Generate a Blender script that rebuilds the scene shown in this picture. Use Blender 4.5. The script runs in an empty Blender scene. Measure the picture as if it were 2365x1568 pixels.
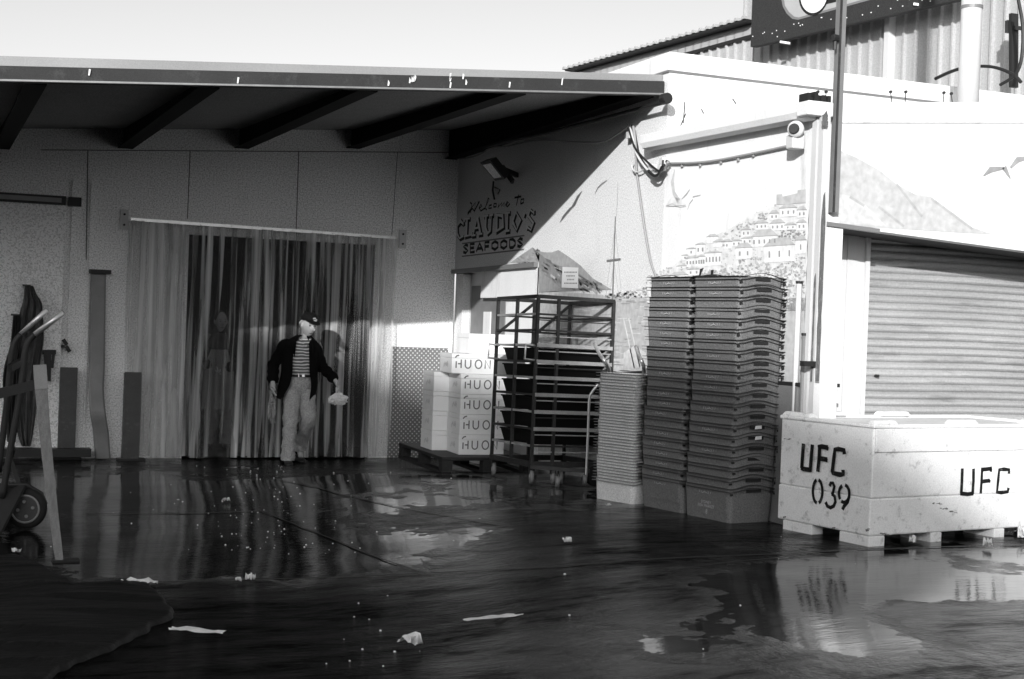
import bpy, bmesh, math, random
from mathutils import Vector, Matrix, noise
R = math.radians
random.seed(7)
sc = bpy.context.scene
COL = sc.collection
# ------------------------------------------------------------------ camera frame
FPX, CX, CY, H = 3284.7, 1182.5, 784.0, 1.65
CAMM = Matrix.Rotation(R(-22.5), 3, 'Z') @ Matrix.Rotation(R(90 - .45), 3, 'X') @ Matrix.Rotation(R(2.1), 3, 'Z')
cam = bpy.data.cameras.new('camera'); cam.lens = 50; cam.sensor_width = 36; cam.clip_end = 3000; cam.clip_start = .1
camo = bpy.data.objects.new('camera', cam); COL.objects.link(camo)
camo.matrix_world = Matrix.Translation((0, 0, H)) @ CAMM.to_4x4()
sc.camera = camo

def ray(u, v): return CAMM @ Vector(((u - CX) / FPX, -(v - CY) / FPX, -1))
def onp(u, v, p0, n):
    d = ray(u, v); o = Vector((0, 0, H)); t = (Vector(p0) - o).dot(Vector(n)) / d.dot(Vector(n)); return o + d * t
def onX(u, v, x): return onp(u, v, (x, 0, 0), (1, 0, 0))
def onY(u, v, y): return onp(u, v, (0, y, 0), (0, 1, 0))
def onZ(u, v, z): return onp(u, v, (0, 0, z), (0, 0, 1))
def sm(t):
    t = max(0, min(1, t)); return t * t * (3 - 2 * t)
def gz(x, y): return .2 * sm((x - 1.5) / 3.3) * sm((16.3 - y) / 4.0)
def gnd(u, v):
    z = 0
    for _ in range(14):
        p = onZ(u, v, z); z = gz(p.x, p.y)
    p.z = z
    return p

YW, XA, YB = 16.75, 6.13, 11.34                 # back wall, sign wall, upper block
OFF = R(5); BD = Vector((math.sin(OFF), -math.cos(OFF), 0)); BN = Vector((-math.cos(OFF), -math.sin(OFF), 0))
PB = Vector((XA, YB, 0))
_e = onp(1893, 300, PB, BN); BE = Vector((_e.x, _e.y, 0)); YC = BE.y; YR = YC + .6
def onB(u, v, off=0): return onp(u, v, PB + BN * off, BN)

# ------------------------------------------------------------------ materials (all neutral: black and white film)
MATS = {}
def mat(name, g=.5, rough=.6, spec=.4, metal=0., var=.12, scale=3., bump=.0, bscale=40., grain=.10, gscale=160., stretch=None, dirt=0., dscale=6.):
    if name in MATS: return MATS[name]
    m = bpy.data.materials.new(name); m.use_nodes = True; nt = m.node_tree; N = nt.nodes; L = nt.links
    b = N['Principled BSDF']; b.inputs['Roughness'].default_value = rough; b.inputs['Specular IOR Level'].default_value = spec
    b.inputs['Metallic'].default_value = metal
    tc = N.new('ShaderNodeTexCoord'); mp = N.new('ShaderNodeMapping'); L.new(tc.outputs['Object'], mp.inputs[0])
    if stretch: mp.inputs['Scale'].default_value = stretch
    n1 = N.new('ShaderNodeTexNoise'); n1.inputs['Scale'].default_value = scale; n1.inputs['Detail'].default_value = 6; L.new(mp.outputs[0], n1.inputs['Vector'])
    n2 = N.new('ShaderNodeTexNoise'); n2.inputs['Scale'].default_value = gscale; n2.inputs['Detail'].default_value = 2; L.new(tc.outputs['Object'], n2.inputs['Vector'])
    # g * (1 + var*(n1-.5)*2 + grain*(n2-.5)*4)
    a = N.new('ShaderNodeMath'); a.operation = 'MULTIPLY_ADD'; L.new(n1.outputs['Fac'], a.inputs[0]); a.inputs[1].default_value = 2 * var; a.inputs[2].default_value = 1 - var
    c = N.new('ShaderNodeMath'); c.operation = 'MULTIPLY_ADD'; L.new(n2.outputs['Fac'], c.inputs[0]); c.inputs[1].default_value = 4 * grain; c.inputs[2].default_value = 1 - 2 * grain
    d = N.new('ShaderNodeMath'); d.operation = 'MULTIPLY'; L.new(a.outputs[0], d.inputs[0]); L.new(c.outputs[0], d.inputs[1])
    f = N.new('ShaderNodeMath'); f.operation = 'MULTIPLY'; L.new(d.outputs[0], f.inputs[0]); f.inputs[1].default_value = g
    out = f.outputs[0]
    if dirt:
        n3 = N.new('ShaderNodeTexNoise'); n3.inputs['Scale'].default_value = dscale; n3.inputs['Detail'].default_value = 8; n3.inputs['Roughness'].default_value = .7
        L.new(mp.outputs[0], n3.inputs['Vector'])
        rp = N.new('ShaderNodeValToRGB'); rp.color_ramp.elements[0].position = .56; rp.color_ramp.elements[1].position = .72
        L.new(n3.outputs['Fac'], rp.inputs[0])
        h = N.new('ShaderNodeMath'); h.operation = 'MULTIPLY_ADD'; L.new(rp.outputs[0], h.inputs[0]); h.inputs[1].default_value = -dirt; h.inputs[2].default_value = 1
        k = N.new('ShaderNodeMath'); k.operation = 'MULTIPLY'; L.new(out, k.inputs[0]); L.new(h.outputs[0], k.inputs[1]); out = k.outputs[0]
    cl = N.new('ShaderNodeCombineColor')
    for i in range(3): L.new(out, cl.inputs[i])
    L.new(cl.outputs[0], b.inputs['Base Color'])
    if bump:
        n4 = N.new('ShaderNodeTexNoise'); n4.inputs['Scale'].default_value = bscale; n4.inputs['Detail'].default_value = 5; L.new(mp.outputs[0], n4.inputs['Vector'])
        bp = N.new('ShaderNodeBump'); bp.inputs['Strength'].default_value = bump; bp.inputs['Distance'].default_value = .02
        L.new(n4.outputs['Fac'], bp.inputs['Height']); L.new(bp.outputs[0], b.inputs['Normal'])
    MATS[name] = m
    return m

M = dict(
    wall=mat('painted_panel', .9, .75, .25, var=.10, scale=1.2, grain=.42, gscale=62, dirt=.25, dscale=1.4, stretch=(1, 1, .3)),
    white=mat('white_render', .78, .8, .2, var=.08, scale=1.5, grain=.05, gscale=70, dirt=.32, dscale=2.2, bump=.2, stretch=(2.2, 2.2, .35)),
    whiteA=mat('white_render_sign_wall', .74, .8, .2, var=.08, scale=1.0, grain=.26, gscale=70, dirt=.1, dscale=2.5, bump=.12),
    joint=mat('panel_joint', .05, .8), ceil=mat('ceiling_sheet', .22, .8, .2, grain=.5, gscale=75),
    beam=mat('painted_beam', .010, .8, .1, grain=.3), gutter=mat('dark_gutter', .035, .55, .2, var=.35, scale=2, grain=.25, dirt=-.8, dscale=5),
    flash=mat('roof_flashing', .30, .5, .4, metal=.1, var=.45, scale=.55, grain=.12),
    dark=mat('black_paint', .02, .5, .3, grain=.3), darkm=mat('dark_steel', .045, .45, .5, metal=.3, var=.4, scale=8, grain=.25, dirt=-1.2, dscale=14),
    steel=mat('worn_steel', .35, .35, .5, metal=.7, var=.35, scale=9, grain=.15), alu=mat('aluminium_tube', .62, .3, .5, metal=.6, var=.15, scale=12),
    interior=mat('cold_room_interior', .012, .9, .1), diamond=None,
    crate=mat('grey_crate_plastic', .16, .5, .35, var=.14, scale=5, grain=.4, gscale=100), crate2=mat('light_crate_plastic', .7, .5, .35, var=.1, scale=8, grain=.3, gscale=110),
    crate3=mat('black_crate_plastic', .02, .5, .3), crate4=mat('white_crate_plastic', .75, .5, .3),
    rim=mat('crate_rim', .035, .5, .4, grain=.2), rim_shade2=mat('light_crate_rim_shade', .2, .5, .35, grain=.15), logo=mat('faded_print', .5, .6, grain=.35),  # crate and tub rims coloured dark to stand for the shadow under each flange
    box=mat('white_foam_box', .88, .75, .2, var=.05, scale=6, grain=.05, dirt=.06, dscale=8),
    boxs=mat('box_label_grey', .6, .7, var=.2, scale=30, grain=.2), ink=mat('black_ink', .02, .6, .2, grain=.4, dirt=-2.5, dscale=18), ink2=mat('grey_ink', .16, .6, grain=.3),
    inkb=mat('stencil_paint', .012, .7, .15, grain=.4, dirt=-9, dscale=22),
    bin=mat('white_bin_plastic', .86, .5, .35, var=.1, scale=3, grain=.12, gscale=110, dirt=.5, dscale=13, bump=.08, bscale=12),
    pallet=mat('black_pallet', .025, .6, .3, var=.3, scale=9, grain=.3, dirt=-1, dscale=20), rack=mat('rack_steel', .03, .5, .35, metal=.1, var=.5, scale=10, grain=.25, dirt=-1.3, dscale=18),
    rackb=mat('rack_bar_steel', .5, .35, .5, metal=.5, var=.4, scale=8, grain=.2), tray=mat('black_tray', .006, .6, .15),
    wheel=mat('castor_grey', .2, .5), tyre=mat('rubber_tyre', .015, .7, .2), wood=mat('weathered_timber', .2, .75, .2, var=.45, scale=7, grain=.2, stretch=(6, 6, .6), dirt=.3, dscale=8),
    jacket=mat('black_wool', .006, .9, .05), trouser=mat('tweed_trousers', .36, .85, .1, var=.28, scale=14, grain=.6, gscale=120, bump=.9, bscale=20),
    skin=mat('skin', .42, .55, .3, var=.1, scale=20), cap=mat('cap_cloth', .008, .9, .1), capb=mat('cap_badge', .45, .6), leather=mat('black_leather', .015, .35, .4), buckle=mat('belt_buckle', .7, .25, .5, metal=.9),
    sleeve=mat('work_shirt', .02, .85, .1), apron=mat('apron_cloth', .2, .8, .15, var=.35, scale=8, grain=.25, bump=.6, bscale=12),
    bag=mat('crinkled_bag', .7, .25, .6, var=.3, scale=30, bump=.8, bscale=60), rope=mat('cable_grey', .3, .6), cabw=mat('cable_white', .62, .6), cabb=mat('cable_black', .02, .5),
    corr=mat('ribbed_sheet', .44, .5, .4, metal=.1, var=.12, scale=1.5, grain=.14, gscale=45, stretch=(1, 1, .3)), sign=mat('sign_board', .035, .6, .25, grain=.4, gscale=60), signl=mat('sign_panel', .42, .5), signo=mat('sign_outline', .2, .5),
    signw=mat('sign_white', .85, .5), tin=mat('painted_tin', .62, .5, .3, var=.08, scale=2, grain=.06, stretch=(8, 8, .2)), shut=None, post=mat('galvanised_post', .22, .5, .4, metal=.2, var=.25, scale=6, grain=.12),
    lamp=mat('lamp_glass', .85, .3, .6, grain=.5, gscale=90), rust=mat('stain', .09, .8, var=.5, scale=14, grain=.3, stretch=(6, 6, 1), dirt=-2.5, dscale=10),
    paper=mat('wet_paper', .75, .6, .3, var=.2, scale=20), tarp=mat('wet_tarpaulin', .010, .5, .12, var=.6, scale=3, grain=.3, bump=1.0, bscale=5, stretch=(.5, 1.6, 1)), cab=mat('brushed_cabinet', .24, .5, .4, metal=.2, var=.5, scale=3, grain=.2),
    ice=mat('ice_scrap', .8, .4), tape=mat('notice_paper', .7, .7, grain=.05), blocker=mat('shade_block_wall', .35, .8), apr2=mat('oilskin', .07, .5, .3, var=.6, scale=9, grain=.2, bump=.9, bscale=9),
)

def special(name, fn):
    m = bpy.data.materials.new(name); m.use_nodes = True; fn(m.node_tree, m.node_tree.nodes, m.node_tree.links, m.node_tree.nodes['Principled BSDF']); return m
def _diamond(nt, N, L, b):
    tc = N.new('ShaderNodeTexCoord'); se = N.new('ShaderNodeSeparateXYZ'); L.new(tc.outputs['Object'], se.inputs[0])
    def s(sock, k, off=0):
        a = N.new('ShaderNodeMath'); a.operation = 'MULTIPLY_ADD'; L.new(sock, a.inputs[0]); a.inputs[1].default_value = k; a.inputs[2].default_value = off
        c = N.new('ShaderNodeMath'); c.operation = 'SINE'; L.new(a.outputs[0], c.inputs[0]); return c.outputs[0]
    mu = N.new('ShaderNodeMath'); mu.operation = 'MULTIPLY'; L.new(s(se.outputs[0], 110), mu.inputs[0]); L.new(s(se.outputs[2], 110), mu.inputs[1])
    rp = N.new('ShaderNodeValToRGB'); rp.color_ramp.elements[0].position = .35; rp.color_ramp.elements[0].color = (.2, .2, .2, 1); rp.color_ramp.elements[1].position = .8; rp.color_ramp.elements[1].color = (.75, .75, .75, 1)
    L.new(mu.outputs[0], rp.inputs[0]); L.new(rp.outputs[0], b.inputs['Base Color']); b.inputs['Roughness'].default_value = .4; b.inputs['Metallic'].default_value = .3
    bp = N.new('ShaderNodeBump'); bp.inputs['Strength'].default_value = .5; bp.inputs['Distance'].default_value = .003; L.new(mu.outputs[0], bp.inputs['Height']); L.new(bp.outputs[0], b.inputs['Normal'])
M['diamond'] = special('tread_plate', _diamond)
def _vcol(nt, N, L, b):
    at = N.new('ShaderNodeVertexColor'); at.layer_name = 'tone'; tc = N.new('ShaderNodeTexCoord')
    n = N.new('ShaderNodeTexNoise'); n.inputs['Scale'].default_value = 18; n.inputs['Detail'].default_value = 6; L.new(tc.outputs['Object'], n.inputs['Vector'])
    a = N.new('ShaderNodeMath'); a.operation = 'MULTIPLY_ADD'; L.new(n.outputs['Fac'], a.inputs[0]); a.inputs[1].default_value = .7; a.inputs[2].default_value = .65
    mx = N.new('ShaderNodeVectorMath'); mx.operation = 'SCALE'; L.new(at.outputs[0], mx.inputs[0]); L.new(a.outputs[0], mx.inputs['Scale'])
    L.new(mx.outputs[0], b.inputs['Base Color']); b.inputs['Roughness'].default_value = .8; b.inputs['Specular IOR Level'].default_value = .2
M['mural'] = special('mural_paint', _vcol)
def _pvc(nt, N, L, b):
    tc = N.new('ShaderNodeTexCoord'); mp = N.new('ShaderNodeMapping'); mp.inputs['Scale'].default_value = (13, 8, .35); L.new(tc.outputs['Object'], mp.inputs[0])
    n = N.new('ShaderNodeTexNoise'); n.inputs['Scale'].default_value = 1; n.inputs['Detail'].default_value = 2.5; oi = N.new('ShaderNodeObjectInfo'); va = N.new('ShaderNodeVectorMath'); L.new(mp.outputs[0], va.inputs[0]); cx_ = N.new('ShaderNodeCombineXYZ'); mk_ = N.new('ShaderNodeMath'); mk_.operation = 'MULTIPLY'; mk_.inputs[1].default_value = 50; L.new(oi.outputs['Random'], mk_.inputs[0]); L.new(mk_.outputs[0], cx_.inputs[1]); L.new(cx_.outputs[0], va.inputs[1]); L.new(va.outputs[0], n.inputs['Vector'])
    rp = N.new('ShaderNodeValToRGB'); rp.color_ramp.elements[0].position = .46; rp.color_ramp.elements[0].color = (.06,) * 3 + (1,); rp.color_ramp.elements[1].position = .74; rp.color_ramp.elements[1].color = (.95,) * 3 + (1,)
    L.new(n.outputs['Fac'], rp.inputs[0])
    se = N.new('ShaderNodeSeparateXYZ'); L.new(tc.outputs['Object'], se.inputs[0])
    tr = N.new('ShaderNodeBsdfTransparent'); tr.inputs[0].default_value = (.80, .80, .80, 1)
    mx = N.new('ShaderNodeMixShader'); L.new(rp.outputs[0], mx.inputs[0]); L.new(tr.outputs[0], mx.inputs[1])
    b.inputs['Base Color'].default_value = (.9, .9, .9, 1); b.inputs['Roughness'].default_value = .25; b.inputs['Specular IOR Level'].default_value = .6
    tl = N.new('ShaderNodeBsdfTranslucent'); tl.inputs[0].default_value = (.5, .5, .5, 1); m2 = N.new('ShaderNodeMixShader'); m2.inputs[0].default_value = .35
    L.new(b.outputs[0], m2.inputs[1]); L.new(tl.outputs[0], m2.inputs[2]); L.new(m2.outputs[0], mx.inputs[2])
    L.new(mx.outputs[0], N['Material Output'].inputs[0])
M['pvc'] = special('clear_pvc', _pvc)
def _plastic(nt, N, L, b):
    tr = N.new('ShaderNodeBsdfTransparent'); mx = N.new('ShaderNodeMixShader'); mx.inputs[0].default_value = .3
    b.inputs['Base Color'].default_value = (.5, .5, .5, 1); b.inputs['Roughness'].default_value = .15
    L.new(tr.outputs[0], mx.inputs[1]); L.new(b.outputs[0], mx.inputs[2]); L.new(mx.outputs[0], N['Material Output'].inputs[0])
M['thin'] = special('thin_plastic', _plastic)
def _shirt(nt, N, L, b):
    tc = N.new('ShaderNodeTexCoord'); se = N.new('ShaderNodeSeparateXYZ'); L.new(tc.outputs['Object'], se.inputs[0])
    n = N.new('ShaderNodeTexNoise'); n.inputs['Scale'].default_value = 9; L.new(tc.outputs['Object'], n.inputs['Vector'])
    a = N.new('ShaderNodeMath'); a.operation = 'MULTIPLY_ADD'; L.new(n.outputs['Fac'], a.inputs[0]); a.inputs[1].default_value = .03; L.new(se.outputs[2], a.inputs[2])
    c = N.new('ShaderNodeMath'); c.operation = 'MULTIPLY'; L.new(a.outputs[0], c.inputs[0]); c.inputs[1].default_value = 2 * math.pi / .036
    s = N.new('ShaderNodeMath'); s.operation = 'SINE'; L.new(c.outputs[0], s.inputs[0])
    rp = N.new('ShaderNodeValToRGB'); rp.color_ramp.elements[0].position = .45; rp.color_ramp.elements[0].color = (.13,) * 3 + (1,); rp.color_ramp.elements[1].position = .6; rp.color_ramp.elements[1].color = (.75,) * 3 + (1,)
    L.new(s.outputs[0], rp.inputs[0]); L.new(rp.outputs[0], b.inputs['Base Color']); b.inputs['Roughness'].default_value = .9
M['shirt'] = special('striped_knit', _shirt)
def _ground(nt, N, L, b):
    tc = N.new('ShaderNodeTexCoord'); at = N.new('ShaderNodeVertexColor'); at.layer_name = 'wet'
    def noi(s, d=6, sc3=None, r=.55):
        n = N.new('ShaderNodeTexNoise'); n.inputs['Scale'].default_value = s; n.inputs['Detail'].default_value = d; n.inputs['Roughness'].default_value = r
        if sc3:
            mp = N.new('ShaderNodeMapping'); mp.inputs['Scale'].default_value = sc3; mp.inputs['Rotation'].default_value = (0, 0, R(12)); L.new(tc.outputs['Object'], mp.inputs[0]); L.new(mp.outputs[0], n.inputs['Vector'])
        else: L.new(tc.outputs['Object'], n.inputs['Vector'])
        return n.outputs['Fac']
    def ma(op, a, b_, c=None):
        m = N.new('ShaderNodeMath'); m.operation = op
        for i, x in enumerate((a, b_, c)):
            if x is None: continue
            if isinstance(x, (int, float)): m.inputs[i].default_value = x
            else: L.new(x, m.inputs[i])
        return m.outputs[0]
    big = noi(.9, 8, (1, 1.1, 1), .62); mid = noi(5, 8, (1, .7, 1), .65); fine = noi(55, 4); fine2 = noi(170, 3)
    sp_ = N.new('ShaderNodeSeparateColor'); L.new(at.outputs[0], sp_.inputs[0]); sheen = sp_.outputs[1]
    w = ma('ADD', sp_.outputs[0], ma('MULTIPLY_ADD', big, 1.9, -.95))
    w = ma('ADD', w, ma('MULTIPLY_ADD', mid, .7, -.35))
    mr = N.new('ShaderNodeMapRange'); mr.inputs[1].default_value = .40; mr.inputs[2].default_value = .68; L.new(w, mr.inputs[0]); wet = mr.outputs[0]
    st = noi(3.2, 7, (.55, 1.5, 1), .68); st2 = noi(14, 6, (.5, 1.8, 1), .7)
    patch = N.new('ShaderNodeMapRange'); patch.inputs[1].default_value = .38; patch.inputs[2].default_value = .60; L.new(st, patch.inputs[0]); pt = patch.outputs[0]
    rg = ma('MULTIPLY_ADD', pt, -.12, .24); rg = ma('ADD', rg, ma('MULTIPLY_ADD', st2, .12, -.06))
    rg = ma('MAXIMUM', ma('SUBTRACT', rg, ma('MULTIPLY', wet, .3)), .035); L.new(rg, b.inputs['Roughness'])
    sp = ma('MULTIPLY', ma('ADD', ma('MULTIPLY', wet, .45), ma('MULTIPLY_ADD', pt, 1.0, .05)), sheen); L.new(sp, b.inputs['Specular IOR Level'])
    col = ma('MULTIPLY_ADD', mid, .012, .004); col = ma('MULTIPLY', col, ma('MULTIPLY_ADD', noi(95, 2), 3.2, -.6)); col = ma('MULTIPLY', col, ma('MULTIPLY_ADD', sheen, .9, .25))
    cc = N.new('ShaderNodeCombineColor')
    for i in range(3): L.new(col, cc.inputs[i])
    L.new(cc.outputs[0], b.inputs['Base Color'])
    hd = ma('ADD', ma('MULTIPLY', st2, 1.1), ma('ADD', ma('MULTIPLY', fine, .30), ma('MULTIPLY', st, 4.0)))
    hd = ma('ADD', hd, ma('MULTIPLY', noi(85, 2), .20))
    hd = ma('MULTIPLY', hd, ma('MULTIPLY_ADD', wet, -.95, 1))
    rip = noi(9, 3, (.6, 2.6, 1)); hd = ma('ADD', hd, ma('MULTIPLY', rip, .28)); hd = ma('ADD', hd, ma('MULTIPLY', noi(38, 3, (.6, 1.6, 1)), .07))
    bp = N.new('ShaderNodeBump'); bp.inputs['Strength'].default_value = 1; bp.inputs['Distance'].default_value = .0048
    L.new(hd, bp.inputs['Height']); L.new(bp.outputs[0], b.inputs['Normal'])
M['ground'] = special('wet_concrete', _ground)

# ------------------------------------------------------------------ object helpers
def tag(o, label=None, cat=None, group=None, kind=None):
    if label: o['label'] = label
    if cat: o['category'] = cat
    if group: o['group'] = group
    if kind: o['kind'] = kind
    return o
def empty(name, loc=(0, 0, 0), rz=0, label=None, cat=None, group=None):
    o = bpy.data.objects.new(name, None); COL.objects.link(o); o.location = loc; o.rotation_euler = (0, 0, rz); o.empty_display_size = .1
    return tag(o, label, cat, group)
class MB:
    def __init__(s): s.v = []; s.f = []; s.c = []; s.smooth = False
    def add(s, vs, fs, tone=None):
        k = len(s.v); s.v += [tuple(v) for v in vs]; s.f += [tuple(i + k for i in f) for f in fs]; s.c += [tone] * len(fs); return s
    def poly(s, pts, tone=None): return s.add(pts, [tuple(range(len(pts)))], tone)
    def hexa(s, p):   # p: 8 points bottom 4 then top 4
        return s.add(p, [(3, 2, 1, 0), (4, 5, 6, 7), (0, 1, 5, 4), (1, 2, 6, 5), (2, 3, 7, 6), (3, 0, 4, 7)])
    def box(s, x0, x1, y0, y1, z0, z1):
        return s.hexa([(x0, y0, z0), (x1, y0, z0), (x1, y1, z0), (x0, y1, z0), (x0, y0, z1), (x1, y0, z1), (x1, y1, z1), (x0, y1, z1)])
    def bar(s, a, b, w, h, up=(0, 0, 1)):
        a, b = Vector(a), Vector(b); d = (b - a).normalized(); u = Vector(up)
        if abs(d.dot(u)) > .97: u = Vector((0, 1, 0))
        x = d.cross(u).normalized() * w / 2; y = x.cross(d).normalized() * h / 2
        return s.hexa([a - x - y, a + x - y, a + x + y, a - x + y, b - x - y, b + x - y, b + x + y, b - x + y])
    def tube(s, pts, r, n=10, cap=True):
        pts = [Vector(p) for p in pts]; rings = []; prev = None
        for i, p in enumerate(pts):
            d = ((pts[min(i + 1, len(pts) - 1)] - p).normalized() + (p - pts[max(i - 1, 0)]).normalized()).normalized()
            if prev is None:
                u = Vector((0, 0, 1)) if abs(d.z) < .9 else Vector((1, 0, 0)); prev = d.cross(u).normalized()
            x = (prev - d * prev.dot(d)).normalized(); prev = x; y = d.cross(x); rr = r[i] if isinstance(r, (list, tuple)) else r
            rings.append([p + (x * math.cos(2 * math.pi * k / n) + y * math.sin(2 * math.pi * k / n)) * rr for k in range(n)])
        return s.loft(rings, cap)
    def loft(s, rings, cap=True, closed=True, tone=None):
        n = len(rings[0]); vs = [p for r in rings for p in r]; fs = []
        for i in range(len(rings) - 1):
            for k in range(n if closed else n - 1): fs.append((i * n + k, i * n + (k + 1) % n, (i + 1) * n + (k + 1) % n, (i + 1) * n + k))
        if cap and closed: fs += [tuple(reversed(range(n))), tuple(range((len(rings) - 1) * n, len(rings) * n))]
        return s.add(vs, fs, tone)
    def disc(s, c, ax, r, w, n=24, r2=0):   # solid wheel/cylinder centred c, axis ax
        c = Vector(c); ax = Vector(ax).normalized()
        return s.tube([c - ax * w / 2, c - ax * w * .42, c + ax * w * .42, c + ax * w / 2], [r * .9, r, r, r * .9], n)
    def build(s, name, m, parent=None, smooth=None, bevel=0):
        me = bpy.data.meshes.new(name); me.from_pydata(s.v, [], s.f); me.validate()
        if any(c is not None for c in s.c):
            ca = me.color_attributes.new('tone', 'FLOAT_COLOR', 'CORNER')
            for p in me.polygons:
                c = s.c[p.index] if s.c[p.index] is not None else .7
                for li in p.loop_indices: ca.data[li].color = (c, c, c, 1)
        o = bpy.data.objects.new(name, me); COL.objects.link(o); me.materials.append(m)
        if (smooth if smooth is not None else s.smooth):
            for p in me.polygons: p.use_smooth = True
        if bevel:
            md = o.modifiers.new('bevel', 'BEVEL'); md.width = bevel; md.segments = 2; md.limit_method = 'ANGLE'
        if parent: o.parent = parent
        return o
def rel(parent, pts):   # world points to the local frame of a parent that has only location + z rotation
    mi = (Matrix.Translation(parent.location) @ Matrix.Rotation(parent.rotation_euler.z, 4, 'Z')).inverted()
    return [mi @ Vector(p) for p in pts]
def ribbon(mb, pts, w, n, tone=None, cyc=False):
    """flat stroke of width w along pts lying in the plane of normal n"""
    pts = [Vector(p) for p in pts]; n = Vector(n).normalized()
    ws = w if isinstance(w, (list, tuple)) else [w] * len(pts)
    L_, Rr = [], []
    for i, p in enumerate(pts):
        a = pts[i - 1] if i > 0 else p; b = pts[i + 1] if i < len(pts) - 1 else p
        t = Vector((0, 0, 0))
        if (p - a).length > 1e-9: t += (p - a).normalized()
        if (b - p).length > 1e-9: t += (b - p).normalized()
        if t.length < 1e-6: t = Vector((0, 0, 1))
        q = n.cross(t.normalized()) * ws[i] / 2; L_.append(p + q); Rr.append(p - q)
    for i in range(len(pts) - 1): mb.poly([L_[i], L_[i + 1], Rr[i + 1], Rr[i]], tone)
def arc(cx, cy, rx, ry, a0, a1, n=10): return [(cx + rx * math.cos(R(a0 + (a1 - a0) * i / n)), cy + ry * math.sin(R(a0 + (a1 - a0) * i / n))) for i in range(n + 1)]
ORD = ['top', 'second', 'third', 'fourth', 'fifth', 'sixth', 'seventh', 'eighth', 'ninth', 'tenth', 'eleventh', 'twelfth', 'thirteenth', 'fourteenth', 'fifteenth', 'sixteenth', 'seventeenth', 'eighteenth', 'nineteenth', 'twentieth', 'bottom']
def copytree(o, parent=None):
    c = o.copy(); COL.objects.link(c)
    if parent: c.parent = parent; c.matrix_parent_inverse = o.matrix_parent_inverse
    for ch in o.children: copytree(ch, c)
    return c

# ------------------------------------------------------------------ ground
def build_ground():
    def wetf(x, y):
        v = .30
        for (u, vv, rx, ry, a) in ((2000, 1390, .95, 1.1, .85), (2330, 1330, 1.2, .9, .5), (1490, 1500, .42, .7, .62), (1880, 1500, .42, .9, .85), (2300, 1420, .9, .4, .45), (330, 1180, 1.6, 2.2, .7), (560, 1290, 1.3, 1.0, .6),
                                   (180, 1120, 1.2, 2.4, .6), (900, 1300, .5, .5, .35), (1060, 1170, 1.5, 1.2, .45), (1040, 1270, .7, .35, .4), (1000, 1130, .7, .3, .3), (700, 1120, 1.6, 1.3, .25), (300, 1450, 1.8, 1.2, -.7), (900, 1470, 1.6, .9, -.45), (2250, 1480, 1.0, .55, -.6), (1400, 1300, 1., .8, -.3)):
            p = onZ(u, vv, .05); v += a * math.exp(-((x - p.x) / rx) ** 2 - ((y - p.y) / ry) ** 2)
        return v
    xs = [-400, -120, -40, -15, -6] + [-3 + .09 * i for i in range(145)] + [11, 14, 25, 60, 150, 400]
    ys = [-400, -120, -40, -10, 0, 2] + [3.2 + .09 * i for i in range(155)] + [18, 22, 30, 60, 150, 500]
    vs = []; fs = []
    for y in ys:
        for x in xs:
            n = noise.noise((x * .55, y * .55, 0)) * .012 + noise.noise((x * 2.1, y * 2.1, 3)) * .003
            vs.append((x, y, gz(x, y) + (n if 3 < y < 16.2 and -3 < x < 10 else 0)))
    nx = len(xs)
    for j in range(len(ys) - 1):
        for i in range(nx - 1): fs.append((j * nx + i, j * nx + i + 1, (j + 1) * nx + i + 1, (j + 1) * nx + i))
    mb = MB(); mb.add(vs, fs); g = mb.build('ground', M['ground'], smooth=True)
    SH = [(onZ(u, v, .1), rx, ry, a_) for u, v, rx, ry, a_ in ((1100, 1170, 1.5, 1.2, 1.8), (1050, 1290, .8, .6, 1.4), (1480, 1490, .6, .7, 1.2), (1200, 1500, .6, .5, .7), (1900, 1490, .7, .6, 1.4), (2200, 1370, 1.4, .6, 1.2), (200, 1500, 1.5, 1.0, -.75), (700, 1450, 1.0, .8, -.6), (1400, 1290, .8, .7, -.4), (1650, 1290, .8, .7, -.5), (60, 1230, .6, .9, -.6), (2250, 1500, .6, .35, -.3))]  # sheen mask placing bright and dim reflections, also scales the slab colour
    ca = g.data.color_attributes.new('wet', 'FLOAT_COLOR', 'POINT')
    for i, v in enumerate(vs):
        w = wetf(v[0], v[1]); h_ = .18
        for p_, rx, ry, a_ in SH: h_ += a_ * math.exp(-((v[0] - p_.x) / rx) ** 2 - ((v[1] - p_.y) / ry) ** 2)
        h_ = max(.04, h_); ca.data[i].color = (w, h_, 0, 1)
    tag(g, kind='structure')
    j = MB()
    def line(pts, w):
        P = []
        for a, b in zip(pts, pts[1:]):
            A, B = gnd(*a), gnd(*b); n = 40
            for i in range(n): P.append(A.lerp(B, i / n))
        P.append(gnd(*pts[-1]))
        Q = []
        for p in P:
            n = noise.noise((p.x * .55, p.y * .55, 0)) * .012 + noise.noise((p.x * 2.1, p.y * 2.1, 3)) * .003
            Q.append(Vector((p.x + .012 * noise.noise((p.x * 4, p.y * 4, 0)), p.y, gz(p.x, p.y) + n + .006)))
        ribbon(j, Q, w, (0, 0, 1))
    line([(150, 1352), (600, 1338), (975, 1325), (1300, 1310), (1640, 1285), (2000, 1268), (2365, 1262)], .03)
    line([(600, 1180), (720, 1228), (850, 1280), (975, 1325)], .016); line([(200, 1186), (380, 1184), (600, 1180)], .022)
    line([(640, 1108), (780, 1140), (912, 1171), (1150, 1215)], .02); line([(0, 1290), (80, 1325), (165, 1372), (195, 1450)], .035)
    line([(1545, 1320), (1700, 1296), (1900, 1278)], .015)
    tag(j.build('slab_joint', M['dark'], g), kind='structure')
build_ground()

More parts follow.
